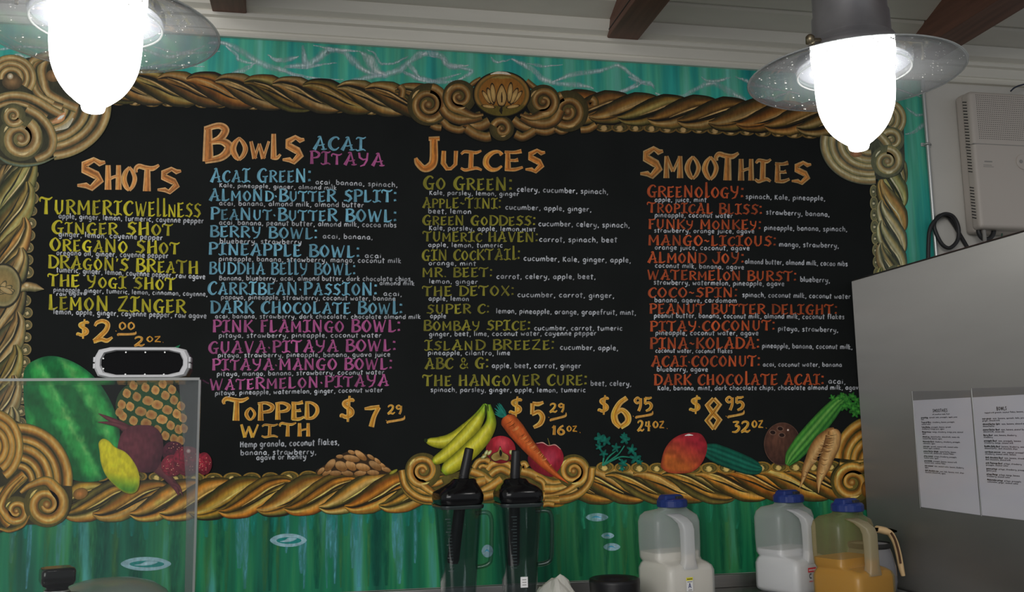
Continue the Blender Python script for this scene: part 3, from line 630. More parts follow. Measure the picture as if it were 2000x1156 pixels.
p.build('painted_pineapple', mural, 'golden pineapple painted behind the beetroot')
p = Paint(FL-10)
bt = shade((98,44,54), (60,24,36), None, -.2, -.3, 272, 880, 45)
for pts, wd in (([(320,700),(230,640),(150,600),(85,568)],[20,12,8,1]),([(310,690),(230,655),(160,640),(80,632)],[16,9,7,1]),([(520,960),(600,1040),(660,1110),(690,1180)],[26,16,13,4]),([(640,1090),(690,1120),(720,1190)],[9,6,1])):
    p.ribbon(c7(pts), wd, [(60,26,34),(104,50,56),(74,32,40)])
p.fill(c7([(230,820),(260,720),(330,665),(420,655),(500,665),(560,730),(575,830),(560,900),(530,980),(480,1010),(400,1008),(300,960),(240,890)]), bt, rings=14)
p.build('painted_beetroot', mural, 'dark purple beetroot with root tail painted behind the yellow mango')
p = Paint(FL+20)
def ymango(X, Y, rn):
    q = lerp((205,192,34), (160,150,20), np.abs((X-233)-(Y-910)*.55)/70); q = lerp(q, (70,130,40), np.clip((Y-925)/30-.1*(X-235)/20, 0, 1)); q = lerp(q, (150,140,30), np.clip((rn-.9)*8, 0, 1)); return q*(.92+.16*vnoise(X*.15, Y*.1, 2))[:, None]
p.fill(c7([(88,790),(120,758),(165,775),(210,820),(290,860),(350,930),(388,1010),(395,1090),(375,1150),(330,1172),(270,1155),(200,1100),(140,1030),(105,940),(95,860)]), ymango, rings=18)
p.build('painted_yellow_mango', mural, 'yellow green mango painted in front of the beetroot')
p = Paint(FL-5)
for cx, cy, r, b, d in ((650,860,84,(72,20,38),(44,12,26)),(640,960,82,(132,34,52),(84,18,32)),(755,925,112,(120,26,46),(70,14,28)),(880,945,60,(140,34,50),(88,18,32))):
    x, y_ = c7([(cx, cy)])[0]; p.ell(x, y_, r/3.852, (r+(25 if cx == 880 else 0))/3.852, shade(b, d, None, -.3, -.4, x, y_, r/3.852, .8, .3, .4), rings=12, n=32)
    for k in range(16):
        a = rng.uniform(0, 6.3); rr = r*math.sqrt(rng.random())*.85/3.852; p.ell(x+rr*math.cos(a), y_+rr*math.sin(a), 1.1, .9, lambda X, Y, rn: rgb(196,130,110), rings=2, n=7, keep=True)
    p.layer += 1
x, y_ = c7([(763,850)])[0]; p.ell(x, y_, 4.5, 4.5, lambda X, Y, rn: lerp((230,215,200), (170,110,110), rn), rings=3, n=9)
p.build('painted_berries', mural, 'dark red seeded berries painted beside the beetroot')
ca = con(380, 860, 4.762); p = Paint(L0+220)
p.fill(ca([(1130,300),(1210,230),(1330,150),(1460,95),(1600,130),(1720,200),(1830,280),(1700,320),(1400,325)]), lambda X, Y, rn: rgb(50,34,18), rings=3)
for cx, cy, rx, ry, a in [(1310,305,60,26,0),(1420,305,60,26,10),(1540,305,60,26,-8),(1660,300,60,26,5),(1230,300,50,22,-30),(1175,285,45,22,-45),(1780,270,50,22,20),(1740,228,42,17,30),(1700,190,42,17,40),(1640,155,42,18,35),(1350,150,36,19,0),(1460,110,36,19,20),(1260,230,72,36,-50),(1365,240,64,46,30),(1455,235,62,40,40),(1680,235,72,34,35),(1565,250,72,37,15),(1545,140,72,30,40),(1460,168,82,32,12)]:
    x, y_ = ca([(cx, cy)])[0]; tn = rng.uniform(.88, 1.1)
    p.ell(x, y_, rx/4.762, ry/4.762, lambda X, Y, rn, tn=tn, x=x, y_=y_: np.where((rn > .9)[:, None], rgb(70,46,22), lerp((182,138,88), (128,86,42), np.clip((Y-y_)/8+.45, 0, 1)))*tn, ang=a, rings=8, n=24)
p.ell(*ca([(1850,292)])[0], 9, 3, lambda X, Y, rn: lerp((170,160,60), (110,110,30), rn), ang=-30)
p.build('painted_almonds', mural, 'heap of brown almonds painted left of the centre scroll')
c8 = con(780, 770, 5); p = Paint(FL)
BN = [(84,90,12),(150,148,28),(196,188,48),(206,198,84),(188,180,44),(160,154,30),(128,126,20),(90,92,12)]
tip = [(.62,.8,.5)] + [(1,1,1)]*6 + [(.8,.95,.7),(.62,.9,.8)]
for pts, wd in (([(255,455),(300,462),(400,470),(520,440),(650,340),(760,220),(835,100)],[4,15,24,27,24,16,7]),([(330,665),(370,640),(480,570),(620,440),(730,310),(800,200),(850,95)],[10,19,27,30,27,17,7]),([(430,770),(480,720),(590,640),(720,520),(830,400),(895,270),(872,100)],[14,28,33,34,30,21,8])):
    p.ribbon(c8(pts), wd, BN, per=12, along=tip, jit=.08)
p.ribbon(c8([(838,100),(845,140),(835,215)]), [2,5,1], [(46,60,12)]); p.ribbon(c8([(862,95),(866,130),(870,165)]), [2,3,1], [(60,76,16)])
p.ell(*c8([(258,450)])[0], 3.5, 4, lambda X, Y, rn: rgb(30,44,12), rings=2)
p.build('painted_bananas', mural, 'bunch of yellow bananas painted at the bottom centre')
p = Paint(FL-40); p.ell(978, 878, 29, 27, shade((158,34,46), (98,14,24), (190,70,80), .1, -.4, 978, 878, 27), rings=12, n=36)
p.build('painted_apple', mural, 'red apple painted between the bananas and the carrot')
p = Paint(FL-40)
p.ribbon(c8([(1468,500),(1462,470),(1448,428)]), [3,2,1.5], [(92,84,40)])
p.fill(c8([(1255,640),(1280,530),(1330,475),(1400,475),(1455,503),(1520,495),(1580,540),(1605,620),(1580,700),(1530,770),(1490,805),(1400,785),(1300,730)]), shade((152,28,46), (86,12,24), (176,60,80), .25, -.15, 1066, 898, 32), rings=14)
p.ribbon(c8([(1340,478),(1400,472),(1455,500),(1520,493),(1575,535)]), [1,2.2,1,2.2,1], [(190,140,130)])
p.build('painted_apple', mural, 'red apple with stem painted right of the carrot')
p = Paint(FL+15)
for q in ((930,135),(945,105),(975,85),(935,170),(990,95),(930,190),(960,90)): p.ribbon(c8([(1040,215),((q[0]+1040)/2+4, (q[1]+215)/2+8), q]), [5,7,1], [(10,92,82),(24,116,100),(8,76,70)])
CR = [(112,52,18),(170,76,28),(200,100,44),(190,88,34),(164,68,24),(110,46,16)]
p.ribbon(c8([(1035,215),(1060,250),(1140,350),(1250,490),(1370,630),(1500,760),(1650,870)]), [14,32,34,28,21,12,1], CR, per=12)
for k in range(26):
    t = rng.uniform(.02, .8); x = 1055+t*560; y_ = 245+t*590; ww = 70*(1-t)+8
    p.ribbon(c8([(x-ww*.5+rng.normal(0,8), y_+ww*.3), (x, y_), (x+ww*.35, y_-ww*.35)]), [.4,1.4,.4], [(222,140,80) if k % 2 else (120,54,18)], keep=True)
p.build('painted_carrot', mural, 'orange carrot with green top painted at the bottom centre')
c = c8; p = Paint(FL+10)
for cx, a in ((848,-60),(880,-50),(822,-30)): p.ell(780+cx/5, 770+(570 if cx > 830 else 610)/5, 6, 3, lambda X, Y, rn: lerp((215,215,170), (130,130,70), rn), ang=a)
p.ell(998, 883, 3.5, 4.5, lambda X, Y, rn: lerp((215,215,170), (130,130,70), rn))
p.fill(c([(985,505),(1010,560),(1070,600),(1060,650),(990,640),(930,655),(888,620),(910,580),(960,555)]), lambda X, Y, rn: np.where((rn > .88)[:, None], rgb(50,40,16), lerp((110,84,40), (160,140,76), rn)), c([(985,600)])[0])
p.fill(c([(985,540),(1005,570),(990,610),(975,570)]), lambda X, Y, rn: rgb(24,20,10))
built(p, 'painted_bud_ornament', 'small gold bud ornament painted in front of the left apple')
cp_ = con(1140, 820, 5.263); p = Paint(FL)
PG = lambda X, Y, rn: lerp((14,110,92), (4,76,66), rn)*(.8+.4*vnoise(X*.3, Y*.3, 2))[:, None]
for pts in ([(220,330),(205,400),(195,470)],[(330,320),(260,380),(205,465)],[(420,265),(360,350),(280,410),(200,465)],[(480,385),(380,380),(290,420),(200,468)],[(410,430),(360,400)]): p.ribbon(cp_(pts), [2,3.2,3], [(20,104,84),(40,130,104)])
def leaf(x, y_, r, a):
    n = 22; th = np.linspace(0, 2*PI, n, endpoint=False); rr = r*(.78+.28*np.cos(th*5+a)+.06*rng.normal(size=n)); rr = np.clip(rr, r*.45, r*1.2)
    p.fill(np.stack([x+rr*np.cos(th), y_+rr*np.sin(th)], 1), PG, (x, y_), rings=5, per=2)
for x, y_, r in ((165,190,62),(225,215,60),(160,275,42),(205,345,45),(425,200,58),(415,160,34),(330,285,48),(495,305,55),(530,395,62),(575,430,36),(405,445,52),(395,500,34)): leaf(*cp_([(x, y_)])[0], r/5.263, rng.uniform(0, 6))
p.build('painted_parsley', mural, 'dark green parsley sprig painted right of the centre scroll')
p = Paint(FL)
def rmango(X, Y, rn):
    q = lerp((164,84,34), (146,32,44), np.clip(((X-1335)*.6-(Y-885))/60+.42, 0, 1)); q = lerp(q, (110,24,28), np.clip((rn-.82)*3, 0, .6)); return q*(.86+.28*vnoise(X*.12, Y*.12, 9))[:, None]
p.fill(cp_([(795,440),(830,310),(900,210),(1000,150),(1120,130),(1210,150),(1265,240),(1260,340),(1210,450),(1120,530),(1000,550),(870,540),(800,490)]), rmango, rings=20)
p.ribbon(cp_([(1040,162),(1080,153),(1125,158)]), [1,4,1], [(226,196,190),(232,200,196)])
p.build('painted_red_mango', mural, 'red orange mango painted beside the cucumber')
p = Paint(FL-20)
p.ribbon(cp_([(1240,300),(1330,330),(1440,375),(1570,425),(1700,475),(1790,500),(1835,500)]), [22,35,38,37,34,24,6], [(4,50,40),(10,84,66),(2,62,50),(22,104,84),(4,66,54),(18,96,76),(2,58,48),(14,84,66),(2,44,38)], per=12)
p.build('painted_cucumber', mural, 'dark green cucumber painted right of the mango')
cr = con(1500, 750, 4.815); p = Paint(FL-40)
p.ell(1528, 867, 36, 42, lambda X, Y, rn: np.where((rn > .965)[:, None], rgb(92,66,54), lerp((84,54,42), (50,32,28), ((X-1520)/40)**2+((Y-850)/60)**2))*(.85+.3*vnoise(X*.3, Y*.08, 4))[:, None], rings=20, n=44)
for x, y_ in ((45,455),(115,420),(130,480)):
    q = cr([(x, y_)])[0]; p.ell(*q, 7, 5, lambda X, Y, rn: np.where((rn > .7)[:, None], rgb(112,84,70), rgb(34,20,18)), ang=10, rings=6, n=16)
p.ell(*cr([(188,432)])[0], 2, 2, lambda X, Y, rn: rgb(190,170,160), rings=2, n=8)
p.build('painted_coconut', mural, 'brown coconut painted left of the celery')
p = Paint(FL-20)
CG = [(20,72,26),(74,138,52),(44,112,42),(108,164,76),(40,104,40),(84,146,60),(26,84,34),(60,122,48),(16,62,28)]
p.ribbon(cr([(180,760),(230,680),(330,560),(450,420),(560,290),(650,190),(740,120)]), [10,30,38,38,34,27,22], CG, per=12)
PG = lambda X, Y, rn: lerp((66,138,50), (26,84,30), rn)*(.8+.4*vnoise(X*.3, Y*.3, 7))[:, None]
for x, y_, r in ((605,128,28),(690,115,36),(740,140,45),(790,115,36),(830,150,40),(850,210,42),(800,230,48),(760,190,50),(820,280,36),(850,260,34),(720,210,40)): leaf(*cr([(x, y_)])[0], r/4.815*1.15, rng.uniform(0, 6))
p.build('painted_celery', mural, 'green celery bunch painted in the lower right')
p = Paint(FL+10)
GR = [(106,72,40),(180,136,82),(206,168,112),(188,144,88),(146,104,58),(94,62,34)]
p.ribbon(cr([(640,440),(600,470),(510,540),(440,620),(400,710),(355,800),(335,880),(298,975)]), [18,28,30,24,21,15,9,1], GR, per=10)
p.ribbon(cr([(600,432),(615,480),(600,570),(565,660),(530,760),(495,860),(478,940),(474,1025)]), [16,31,32,29,26,17,9,1], GR, per=10)
for k in range(34):
    t = rng.random(); l = k % 2
    x, y_ = ((610-270*t, 470+400*t) if l else (610-110*t, 470+400*t)); ww = (60 if l else 66)*(1-t*.6)
    p.ribbon(cr([(x-ww, y_-6), (x-ww*.2, y_+8), (x+ww*.6, y_-2)]), [.3,1.3,.3], [(108,72,40) if k % 3 else (200,164,112)], keep=True)
p.build('painted_ginger_root', mural, 'pale forked ginger root painted in front of the celery')

# ------------------------------------------------------------------ hand lettering
T, t = .20, .085
def V(x, y0=1, y1=0, a=.14, b=.21): return ([(x, y0), (x, y1)], [a, b], 0)
def foot(x): return ([(x-.13, .035), (x+.13, .035)], [.06, .075], 0)
G = {
'A': (.80, [([(.46,1.0),(.30,.5),(.10,0)], [.08,.15,.22], 0), ([(.46,1.0),(.56,.5),(.66,.06)], [.09,.10,.13], 0), ([(.50,.05),(.66,.03),(.82,.08)], [.04,.08,.04], 1), ([(.22,.36),(.42,.33),(.70,.42)], [.05,.07,.05], 1), ([(.30,.93),(.40,1.0),(.50,.98)], [.04,.07,.06], 1)]),
'B': (.66, [V(.14), ([(.05,.97),(.40,1.0),(.56,.84),(.44,.62),(.16,.54)], [.08,.10,.15,.13,.06], 1), ([(.16,.55),(.48,.52),(.66,.30),(.48,.06),(.06,.02)], [.06,.12,.18,.13,.08], 1)]),
'C': (.66, [([(.66,.80),(.56,.96),(.36,.92),(.16,.66),(.13,.32),(.28,.06),(.48,.04),(.66,.22)], [.13,.08,.13,.20,.21,.15,.10,.05], 1)]),
'D': (.74, [V(.15), ([(.04,.97),(.36,.96),(.66,.74),(.70,.40),(.46,.08),(.06,.03)], [.08,.09,.14,.16,.12,.08], 1)]),
'E': (.62, [V(.15), ([(.05,.95),(.34,.93),(.56,1.0)], [.08,.09,.13], 1), ([(.15,.52),(.36,.51),(.46,.55)], [.07,.08,.12], 0), ([(.06,.05),(.36,.04),(.60,.16)], [.09,.11,.06], 1)]),
'F': (.58, [V(.16), ([(.05,.95),(.34,.93),(.56,1.0)], [.08,.09,.13], 1), ([(.15,.52),(.36,.51),(.44,.55)], [.07,.08,.12], 0)]),
'G': (.76, [([(.66,.82),(.54,.97),(.34,.92),(.16,.66),(.13,.34),(.28,.07),(.46,.04),(.58,.16)], [.12,.08,.13,.20,.21,.14,.09,.06], 1), ([(.38,.42),(.56,.40),(.76,.45)], [.05,.09,.05], 1), ([(.60,.42),(.58,-.04)], [.14,.12], 0)]),
'H': (.74, [V(.15), V(.60,1,0,.13,.19), ([(.15,.42),(.38,.52),(.60,.56)], [.08,.07,.08], 1)]),
'I': (.58, [([(.30,.94),(.28,.06)], [.15,.17], 0), ([(.02,.84),(.12,.97),(.30,.94),(.44,.92),(.58,1.02)], [.05,.09,.10,.09,.04], 1), ([(0,.10),(.12,.0),(.28,.06),(.44,.10),(.58,.0)], [.05,.09,.10,.09,.05], 1)]),
'J': (.62, [([(.50,1),(.50,.30),(.40,.08),(.22,.02),(.06,.20),(.0,.36)], [.15,.17,.17,.13,.12,.04], 1), ([(.36,.98),(.66,.99)], [.06,.07], 0)]),
'K': (.70, [V(.15), ([(.64,1),(.42,.72),(.18,.48)], [.12,.10,.06], 0), ([(.26,.56),(.46,.28),(.68,.0)], [.08,.13,.18], 0)]),
'L': (.60, [V(.16), ([(.05,.05),(.36,.04),(.58,.18)], [.10,.11,.05], 1)]),
'M': (.92, [V(.14,1,0,.11,.19), V(.76,1,0,.13,.21), ([(.15,.98),(.44,.30)], [.12,.09], 0), ([(.44,.30),(.76,.98)], [.07,.09], 0)]),
'N': (.80, [V(.14,1,0,.11,.17), V(.64,1,0,.10,.12), ([(.12,1.0),(.62,.03)], [.10,.17], 0)]),
'O': (.76, [([(.40,1.0),(.20,.76),(.12,.46),(.24,.16),(.38,.0)], [.06,.16,.20,.17,.07], 1), ([(.38,1.0),(.56,.78),(.66,.50),(.56,.20),(.38,.0)], [.06,.12,.15,.13,.07], 1)]),
'P': (.64, [V(.15), ([(.04,.96),(.36,1.0),(.60,.82),(.52,.56),(.16,.46)], [.07,.09,.16,.13,.06], 1)]),
'R': (.72, [V(.15), ([(.04,.96),(.38,1.0),(.60,.80),(.46,.58),(.16,.50)], [.07,.09,.15,.12,.06], 1), ([(.30,.54),(.50,.26),(.70,.02)], [.09,.13,.15], 0)]),
'S': (.64, [([(.66,.90),(.54,.86),(.40,.98),(.18,.82),(.18,.66),(.46,.46),(.54,.30),(.34,.03),(.22,.12),(.02,.12)], [.04,.12,.10,.15,.18,.18,.18,.12,.11,.03], 0)]),
'T': (.74, [([(.38,.94),(.36,0)], [.13,.20], 0), ([(.02,.74),(.0,.88),(.10,.99),(.30,.93),(.54,.90),(.74,1.03)], [.04,.09,.11,.11,.11,.04], 1)]),
'U': (.74, [([(.16,1),(.14,.34),(.28,.05),(.44,.05)], [.14,.18,.14,.08], 0), ([(.40,.03),(.58,.28),(.60,1)], [.08,.12,.13], 0)]),
'V': (.74, [([(.10,1),(.36,0)], [.12,.19], 0), ([(.66,1),(.36,0)], [.07,.09], 0)]),
'W': (1.0, [([(.08,1),(.26,0)], [.11,.18], 0), ([(.48,.86),(.26,0)], [.07,.09], 0), ([(.46,.86),(.66,0)], [.10,.18], 0), ([(.92,1),(.66,0)], [.07,.09], 0)]),
'X': (.70, [([(.08,1),(.62,0)], [.12,.19], 0), ([(.64,1),(.06,0)], [.07,.09], 0)]),
'Y': (.74, [([(.10,1),(.14,.62),(.34,.46),(.56,.52)], [.13,.14,.11,.08], 0), ([(.62,1),(.56,.42),(.40,.06),(.16,-.06)], [.11,.13,.12,.05], 0)]),
'Z': (.68, [([(.06,.90),(.34,.94),(.62,1.0)], [.07,.10,.09], 1), ([(.60,.96),(.08,.06)], [.09,.12], 0), ([(.06,.05),(.36,.07),(.66,.02)], [.10,.11,.06], 1)]),
'|': (.44, [V(.18,1.28,0,.14,.19), ([(.08,.05),(.28,.04),(.44,.16)], [.08,.10,.05], 1)]),
'&': (.72, [([(.64,.50),(.46,.10),(.22,.02),(.08,.24),(.34,.56),(.46,.80),(.32,.98),(.18,.80),(.34,.46),(.68,.02)], [.06,.10,.11,.11,.08,.09,.08,.09,.10,.07], 1)]),
':': (.32, [([(.15,.76),(.17,.94)], [.19,.17], 0), ([(.16,.10),(.13,.28)], [.20,.15], 0)]),
'.': (.24, [([(.10,.0),(.13,.13)], [.15,.13], 0)]),
'\'': (.22, [([(.12,1.05),(.06,.78)], [.14,.05], 0)]),
'-': (.34, [([(.06,.46),(.28,.50)], [.10,.10], 0)]),
'*': (.26, [([(.08,.42),(.16,.50)], [.15,.15], 0)]),
'~': (.50, [([(.04,.52),(.16,.58),(.30,.46),(.46,.54)], [.04,.11,.11,.04], 1)]),
'$': (.70, [([(.62,.86),(.54,.92),(.38,.90),(.20,.80),(.22,.66),(.50,.44),(.50,.24),(.26,.12),(.08,.20),(.02,.10)], [.04,.11,.10,.12,.13,.15,.14,.12,.10,.03], 1), ([(.42,1.12),(.36,.5),(.34,-.12)], [.04,.10,.04], 0)]),
'0': (.62, [([(.34,1.0),(.14,.74),(.12,.34),(.28,.03)], [.07,.14,.14,.07], 1), ([(.32,1.0),(.52,.72),(.54,.36),(.28,.03)], [.07,.12,.12,.07], 1)]),
'1': (.40, [([(.26,1),(.22,0)], [.16,.20], 0), ([(.04,.76),(.26,.98)], [.05,.12], 0)]),
'2': (.70, [([(.06,.76),(.14,.92),(.34,1.0),(.52,.86),(.46,.56),(.24,.26),(.04,.02)], [.05,.10,.11,.14,.15,.15,.15], 1), ([(.02,.03),(.30,.12),(.50,.06),(.70,.22)], [.13,.11,.12,.04], 1)]),
'3': (.62, [([(.08,.94),(.34,.98),(.54,.94)], [.06,.10,.08], 1), ([(.52,.94),(.26,.60)], [.07,.08], 0), ([(.24,.60),(.50,.54),(.52,.28),(.30,.04),(.02,.04)], [.08,.14,.15,.13,.05], 1)]),
'4': (.66, [([(.20,.92),(.12,.52),(.40,.46),(.64,.50)], [.12,.10,.09,.05], 0), ([(.46,.98),(.44,.0)], [.12,.16], 0)]),
'5': (.66, [([(.14,.96),(.40,.93),(.64,1.0)], [.09,.12,.06], 1), ([(.15,.96),(.13,.52)], [.13,.10], 0), ([(.12,.52),(.42,.62),(.60,.42),(.50,.16),(.20,.0)], [.09,.13,.17,.16,.08], 1)]),
'6': (.68, [([(.56,1.0),(.30,.80),(.13,.46),(.16,.20),(.34,.0)], [.10,.12,.16,.16,.10], 1), ([(.34,.0),(.58,.18),(.58,.40),(.38,.58),(.16,.44)], [.10,.14,.15,.11,.05], 1)]),
'7': (.66, [([(.06,.88),(.30,.92),(.62,.98)], [.05,.12,.10], 1), ([(.60,.96),(.42,.50),(.32,.0)], [.12,.13,.17], 1)]),
'8': (.66, [([(.34,1.0),(.10,.78),(.30,.54),(.56,.30),(.34,.0)], [.08,.14,.14,.16,.08], 0), ([(.34,1.0),(.56,.80),(.34,.54),(.08,.28),(.34,.0)], [.08,.12,.12,.14,.08], 0)]),
'9': (.62, [([(.52,.78),(.30,.98),(.10,.78),(.26,.58),(.52,.74)], [.07,.10,.14,.10,.07], 1), ([(.54,.94),(.50,.40),(.36,.0)], [.09,.13,.14], 1)]),
}
Bw = [(.40,.38),(.26,.50),(.06,.28),(.18,.03),(.36,.14),(.41,.42)]
Hn = {
'a': (.48,[Bw,[(.41,.48),(.40,.12),(.48,.02)]]), 'b': (.46,[[(.08,1),(.07,.03)],[(.08,.32),(.26,.50),(.42,.30),(.32,.04),(.08,.05)]]), 'c': (.42,[[(.38,.42),(.24,.50),(.06,.26),(.20,.02),(.40,.08)]]),
'd': (.48,[Bw,[(.43,1),(.42,.0)]]), 'e': (.44,[[(.08,.24),(.34,.28),(.34,.44),(.18,.50),(.06,.26),(.18,.02),(.42,.07)]]), 'f': (.36,[[(.38,.92),(.24,.98),(.17,.80),(.16,0)],[(.03,.50),(.34,.52)]]),
'g': (.46,[Bw,[(.41,.48),(.40,-.16),(.26,-.38),(.06,-.30)]]), 'h': (.46,[[(.09,1),(.07,0)],[(.08,.28),(.24,.50),(.38,.38),(.40,0)]]), 'i': (.18,[[(.09,.48),(.08,.02)],[(.10,.70),(.11,.75)]]),
'j': (.26,[[(.18,.48),(.17,-.20),(.02,-.36)],[(.19,.70),(.20,.75)]]), 'k': (.42,[[(.09,1),(.07,0)],[(.36,.50),(.10,.24),(.40,.0)]]), 'l': (.18,[[(.09,1),(.08,.02)]]),
'm': (.70,[[(.07,.48),(.07,0)],[(.07,.30),(.20,.50),(.34,.38),(.35,0)],[(.35,.30),(.48,.50),(.62,.38),(.64,0)]]), 'n': (.46,[[(.07,.48),(.07,0)],[(.07,.28),(.22,.50),(.37,.38),(.40,0)]]),
'o': (.46,[[(.26,.50),(.07,.30),(.16,.03),(.36,.08),(.40,.36),(.26,.50)]]), 'p': (.46,[[(.08,.48),(.06,-.38)],[(.08,.32),(.26,.50),(.42,.30),(.30,.04),(.08,.06)]]), 'q': (.46,[Bw,[(.41,.48),(.40,-.38)]]),
'r': (.36,[[(.07,.48),(.07,0)],[(.07,.26),(.18,.46),(.34,.46)]]), 's': (.38,[[(.34,.42),(.22,.50),(.08,.40),(.30,.18),(.22,.01),(.03,.06)]]), 't': (.36,[[(.18,.86),(.16,.06),(.26,.0)],[(.02,.54),(.36,.57)]]),
'u': (.46,[[(.07,.48),(.08,.10),(.22,.01),(.38,.16),(.40,.48)],[(.40,.48),(.42,.0)]]), 'v': (.42,[[(.04,.48),(.20,.02)],[(.20,.02),(.38,.50)]]), 'w': (.60,[[(.05,.48),(.12,.04),(.28,.34)],[(.28,.34),(.42,.03),(.56,.50)]]),
'x': (.42,[[(.04,.48),(.38,.0)],[(.38,.48),(.04,.0)]]), 'y': (.46,[[(.06,.48),(.12,.14),(.36,.16)],[(.42,.48),(.34,-.10),(.16,-.38),(.03,-.34)]]), 'z': (.42,[[(.05,.48),(.36,.48)],[(.36,.48),(.05,.02)],[(.05,.02),(.40,.02)]]),
'K': (.48,[[(.09,.86),(.07,0)],[(.42,.84),(.10,.42)],[(.10,.42),(.46,.0)]]), 'H': (.52,[[(.08,.86),(.07,0)],[(.44,.86),(.44,0)],[(.08,.44),(.44,.46)]]), 'B': (.50,[[(.09,.86),(.07,0)],[(.05,.84),(.36,.78),(.36,.54),(.10,.46)],[(.10,.46),(.46,.36),(.38,.06),(.05,.02)]]),
'M': (.6,[[(.06,0),(.10,.6)],[(.10,.6),(.3,.2)],[(.3,.2),(.5,.62)],[(.5,.62),(.54,0)]]), 'I': (.3,[[(.15,.6),(.15,0)],[(.04,.6),(.26,.6)],[(.04,0),(.26,0)]]), 'N': (.5,[[(.07,0),(.08,.6)],[(.08,.6),(.4,0)],[(.4,0),(.42,.62)]]), 'T': (.46,[[(.22,.6),(.22,0)],[(.02,.6),(.44,.62)]]),
',': (.20,[[(.10,.06),(.10,-.06),(.03,-.20)]]), '.': (.2,[[(.08,.02),(.11,.07)]]), ' ': (.20,[]),
}
def caps(p, text, x0, y0, x1, y1, h, col, sm=.82, outline=None, gap=.07, jitter=.03):
    items = []; x = 0
    for ch in text:
        if ch == ' ': x += .42; continue
        s_ = 1.0
        if ch.islower(): s_ = sm; ch = ch.upper()
        elif ch in ".-*~:'": s_ = .9
        g = G[ch]; items.append((g, x, s_)); x += g[0]*s_ + gap
    sc = (x1-x0)/max(x-gap, .1)
    for pas in ((0, 1) if outline else (1,)):
        lay = p.layer
        for g, gx, s_ in items:
            tone = 1+rng.normal(0, .07)
            for pts, wd, smo in g[1]:
                P = np.array(pts, float); P = np.stack([x0+(gx+P[:, 0]*s_)*sc, P[:, 1]], 1)
                tt = (P[:, 0]-x0)/max(x1-x0, 1); yb = y0+(y1-y0)*tt
                Q = np.stack([P[:, 0]+rng.normal(0, jitter*h*.3), yb-P[:, 1]*s_*h], 1)
                W = np.array(wd)*h*s_*1.14*min(1.15, max(.8, sc/h))
                if outline and pas == 0: p.ribbon(Q, W+h*.055, [rgb(*outline)*.92, outline, rgb(*outline)*1.05], per=6, smooth=bool(smo), keep=True)
                else:
                    b = rgb(*col)*tone
                    pr = [b*.86, b*1.1, b*.96, b*1.05, b*.84] if not outline else [b*1.15, b*.80, b*1.02, b*1.22, b*.9]
                    if outline: W = np.maximum(W-h*.035, .8)
                    p.ribbon(Q, np.maximum(W, 2.0), pr, per=6, smooth=bool(smo), jit=.16, keep=True)
                p.layer += .12
        p.layer = math.ceil(p.layer)+1
def hand(p, text, x0, y0, x1, y1, h, col=(170,173,179), wd=None):
    x = 0; it = []
    for ch in text:
        g = Hn.get(ch) or Hn[ch.lower()]; it.append((g, x)); x += g[0]+.13
    sc = (x1-x0)/max(x-.13, .1); wd = wd or max(1.8, h*.185)
    for g, gx in it:
        tone = rng.uniform(.80, 1.06); dy = rng.normal(0, h*.02)
        for st in g[1]:
            P = np.array(st, float); P[:, 1] = np.where(P[:, 1] > .5, .5+(P[:, 1]-.5)*.66, np.where(P[:, 1] < 0, P[:, 1]*.8, P[:, 1])); X = x0+(gx+P[:, 0])*sc; yb = y0+(y1-y0)*(X-x0)/max(x1-x0, 1)
            p.ribbon(np.stack([X, yb-P[:, 1]*h*1.12+dy], 1), [wd*.9, wd, wd, wd*.8], [rgb(*col)*tone*.9, rgb(*col)*tone, rgb(*col)*tone*.9], per=4, jit=.12, keep=True); p.layer += .05
YL, BL, PK, OL, OR = (158,150,30), (92,142,162), (148,72,120), (112,108,34), (150,66,34)
TT, TO = (166,106,54), (192,150,100)
LL = L0+10
def lettering(crop, rows, col, sm=.82, cname=''):
    ox, oy, sc = crop
    for text, x0, y0, x1, y1, h in rows:
        p = Paint(LL); caps(p, text, ox+x0/sc, oy+y0/sc, ox+x1/sc, oy+y1/sc, h/sc, col, sm)
        p.build('menu_lettering', mural, cname + ' lettering reading ' + text.upper().replace('|', 'L').replace('*', ' ').replace('~', '-'))
def scripts(crop, rows):
    ox, oy, sc = crop
    for text, x0, y0, x1, y1, h in rows:
        p = Paint(LL+30); hand(p, text, ox+x0/sc, oy+y0/sc, ox+x1/sc, oy+y1/sc, h/sc)
        p.build('menu_handwriting', mural, 'white handwriting reading ' + text)
def titled(crop, items, label, col=TT, out=TO):
    ox, oy, sc = crop; p = Paint(LL)
    for it in items:
        ch, x0, x1, yt, yb = it[:5]; yb2 = it[5] if len(it) > 5 else yb
        caps(p, ch, ox+x0/sc, oy+yb/sc, ox+x1/sc, oy+yb2/sc, (yb-yt)/sc, col, 1, out)
    return p.build('menu_title', mural, label)
A1 = (60,300,2.753); A2 = (380,240,4.129); A3 = (380,500,2.753); A4 = (800,260,4.28); A5 = (800,510,3.302); A6 = (1240,280,4.129); A7 = (1240,540,3.613); A8 = (1150,750,2.8467)
titled(A1, [('S',245,395,30,190),('H',398,490,62,194),('O',490,572,72,198),('T',565,690,66,202),('S',680,806,80,210)], 'orange title SHOTS')
lettering(A1, [('Turmeric',50,325,548,332,90),('WE||nESS',562,335,915,345,78),('Ginger SHot',110,430,765,442,72),('OregaNo SHot',100,522,800,542,72),("DRAgoN'S BReaTH",92,615,902,648,70),('THE YogI SHoT',92,712,780,735,66),('LemoN ZInger',92,838,835,858,82)], YL, .86, 'yellow')
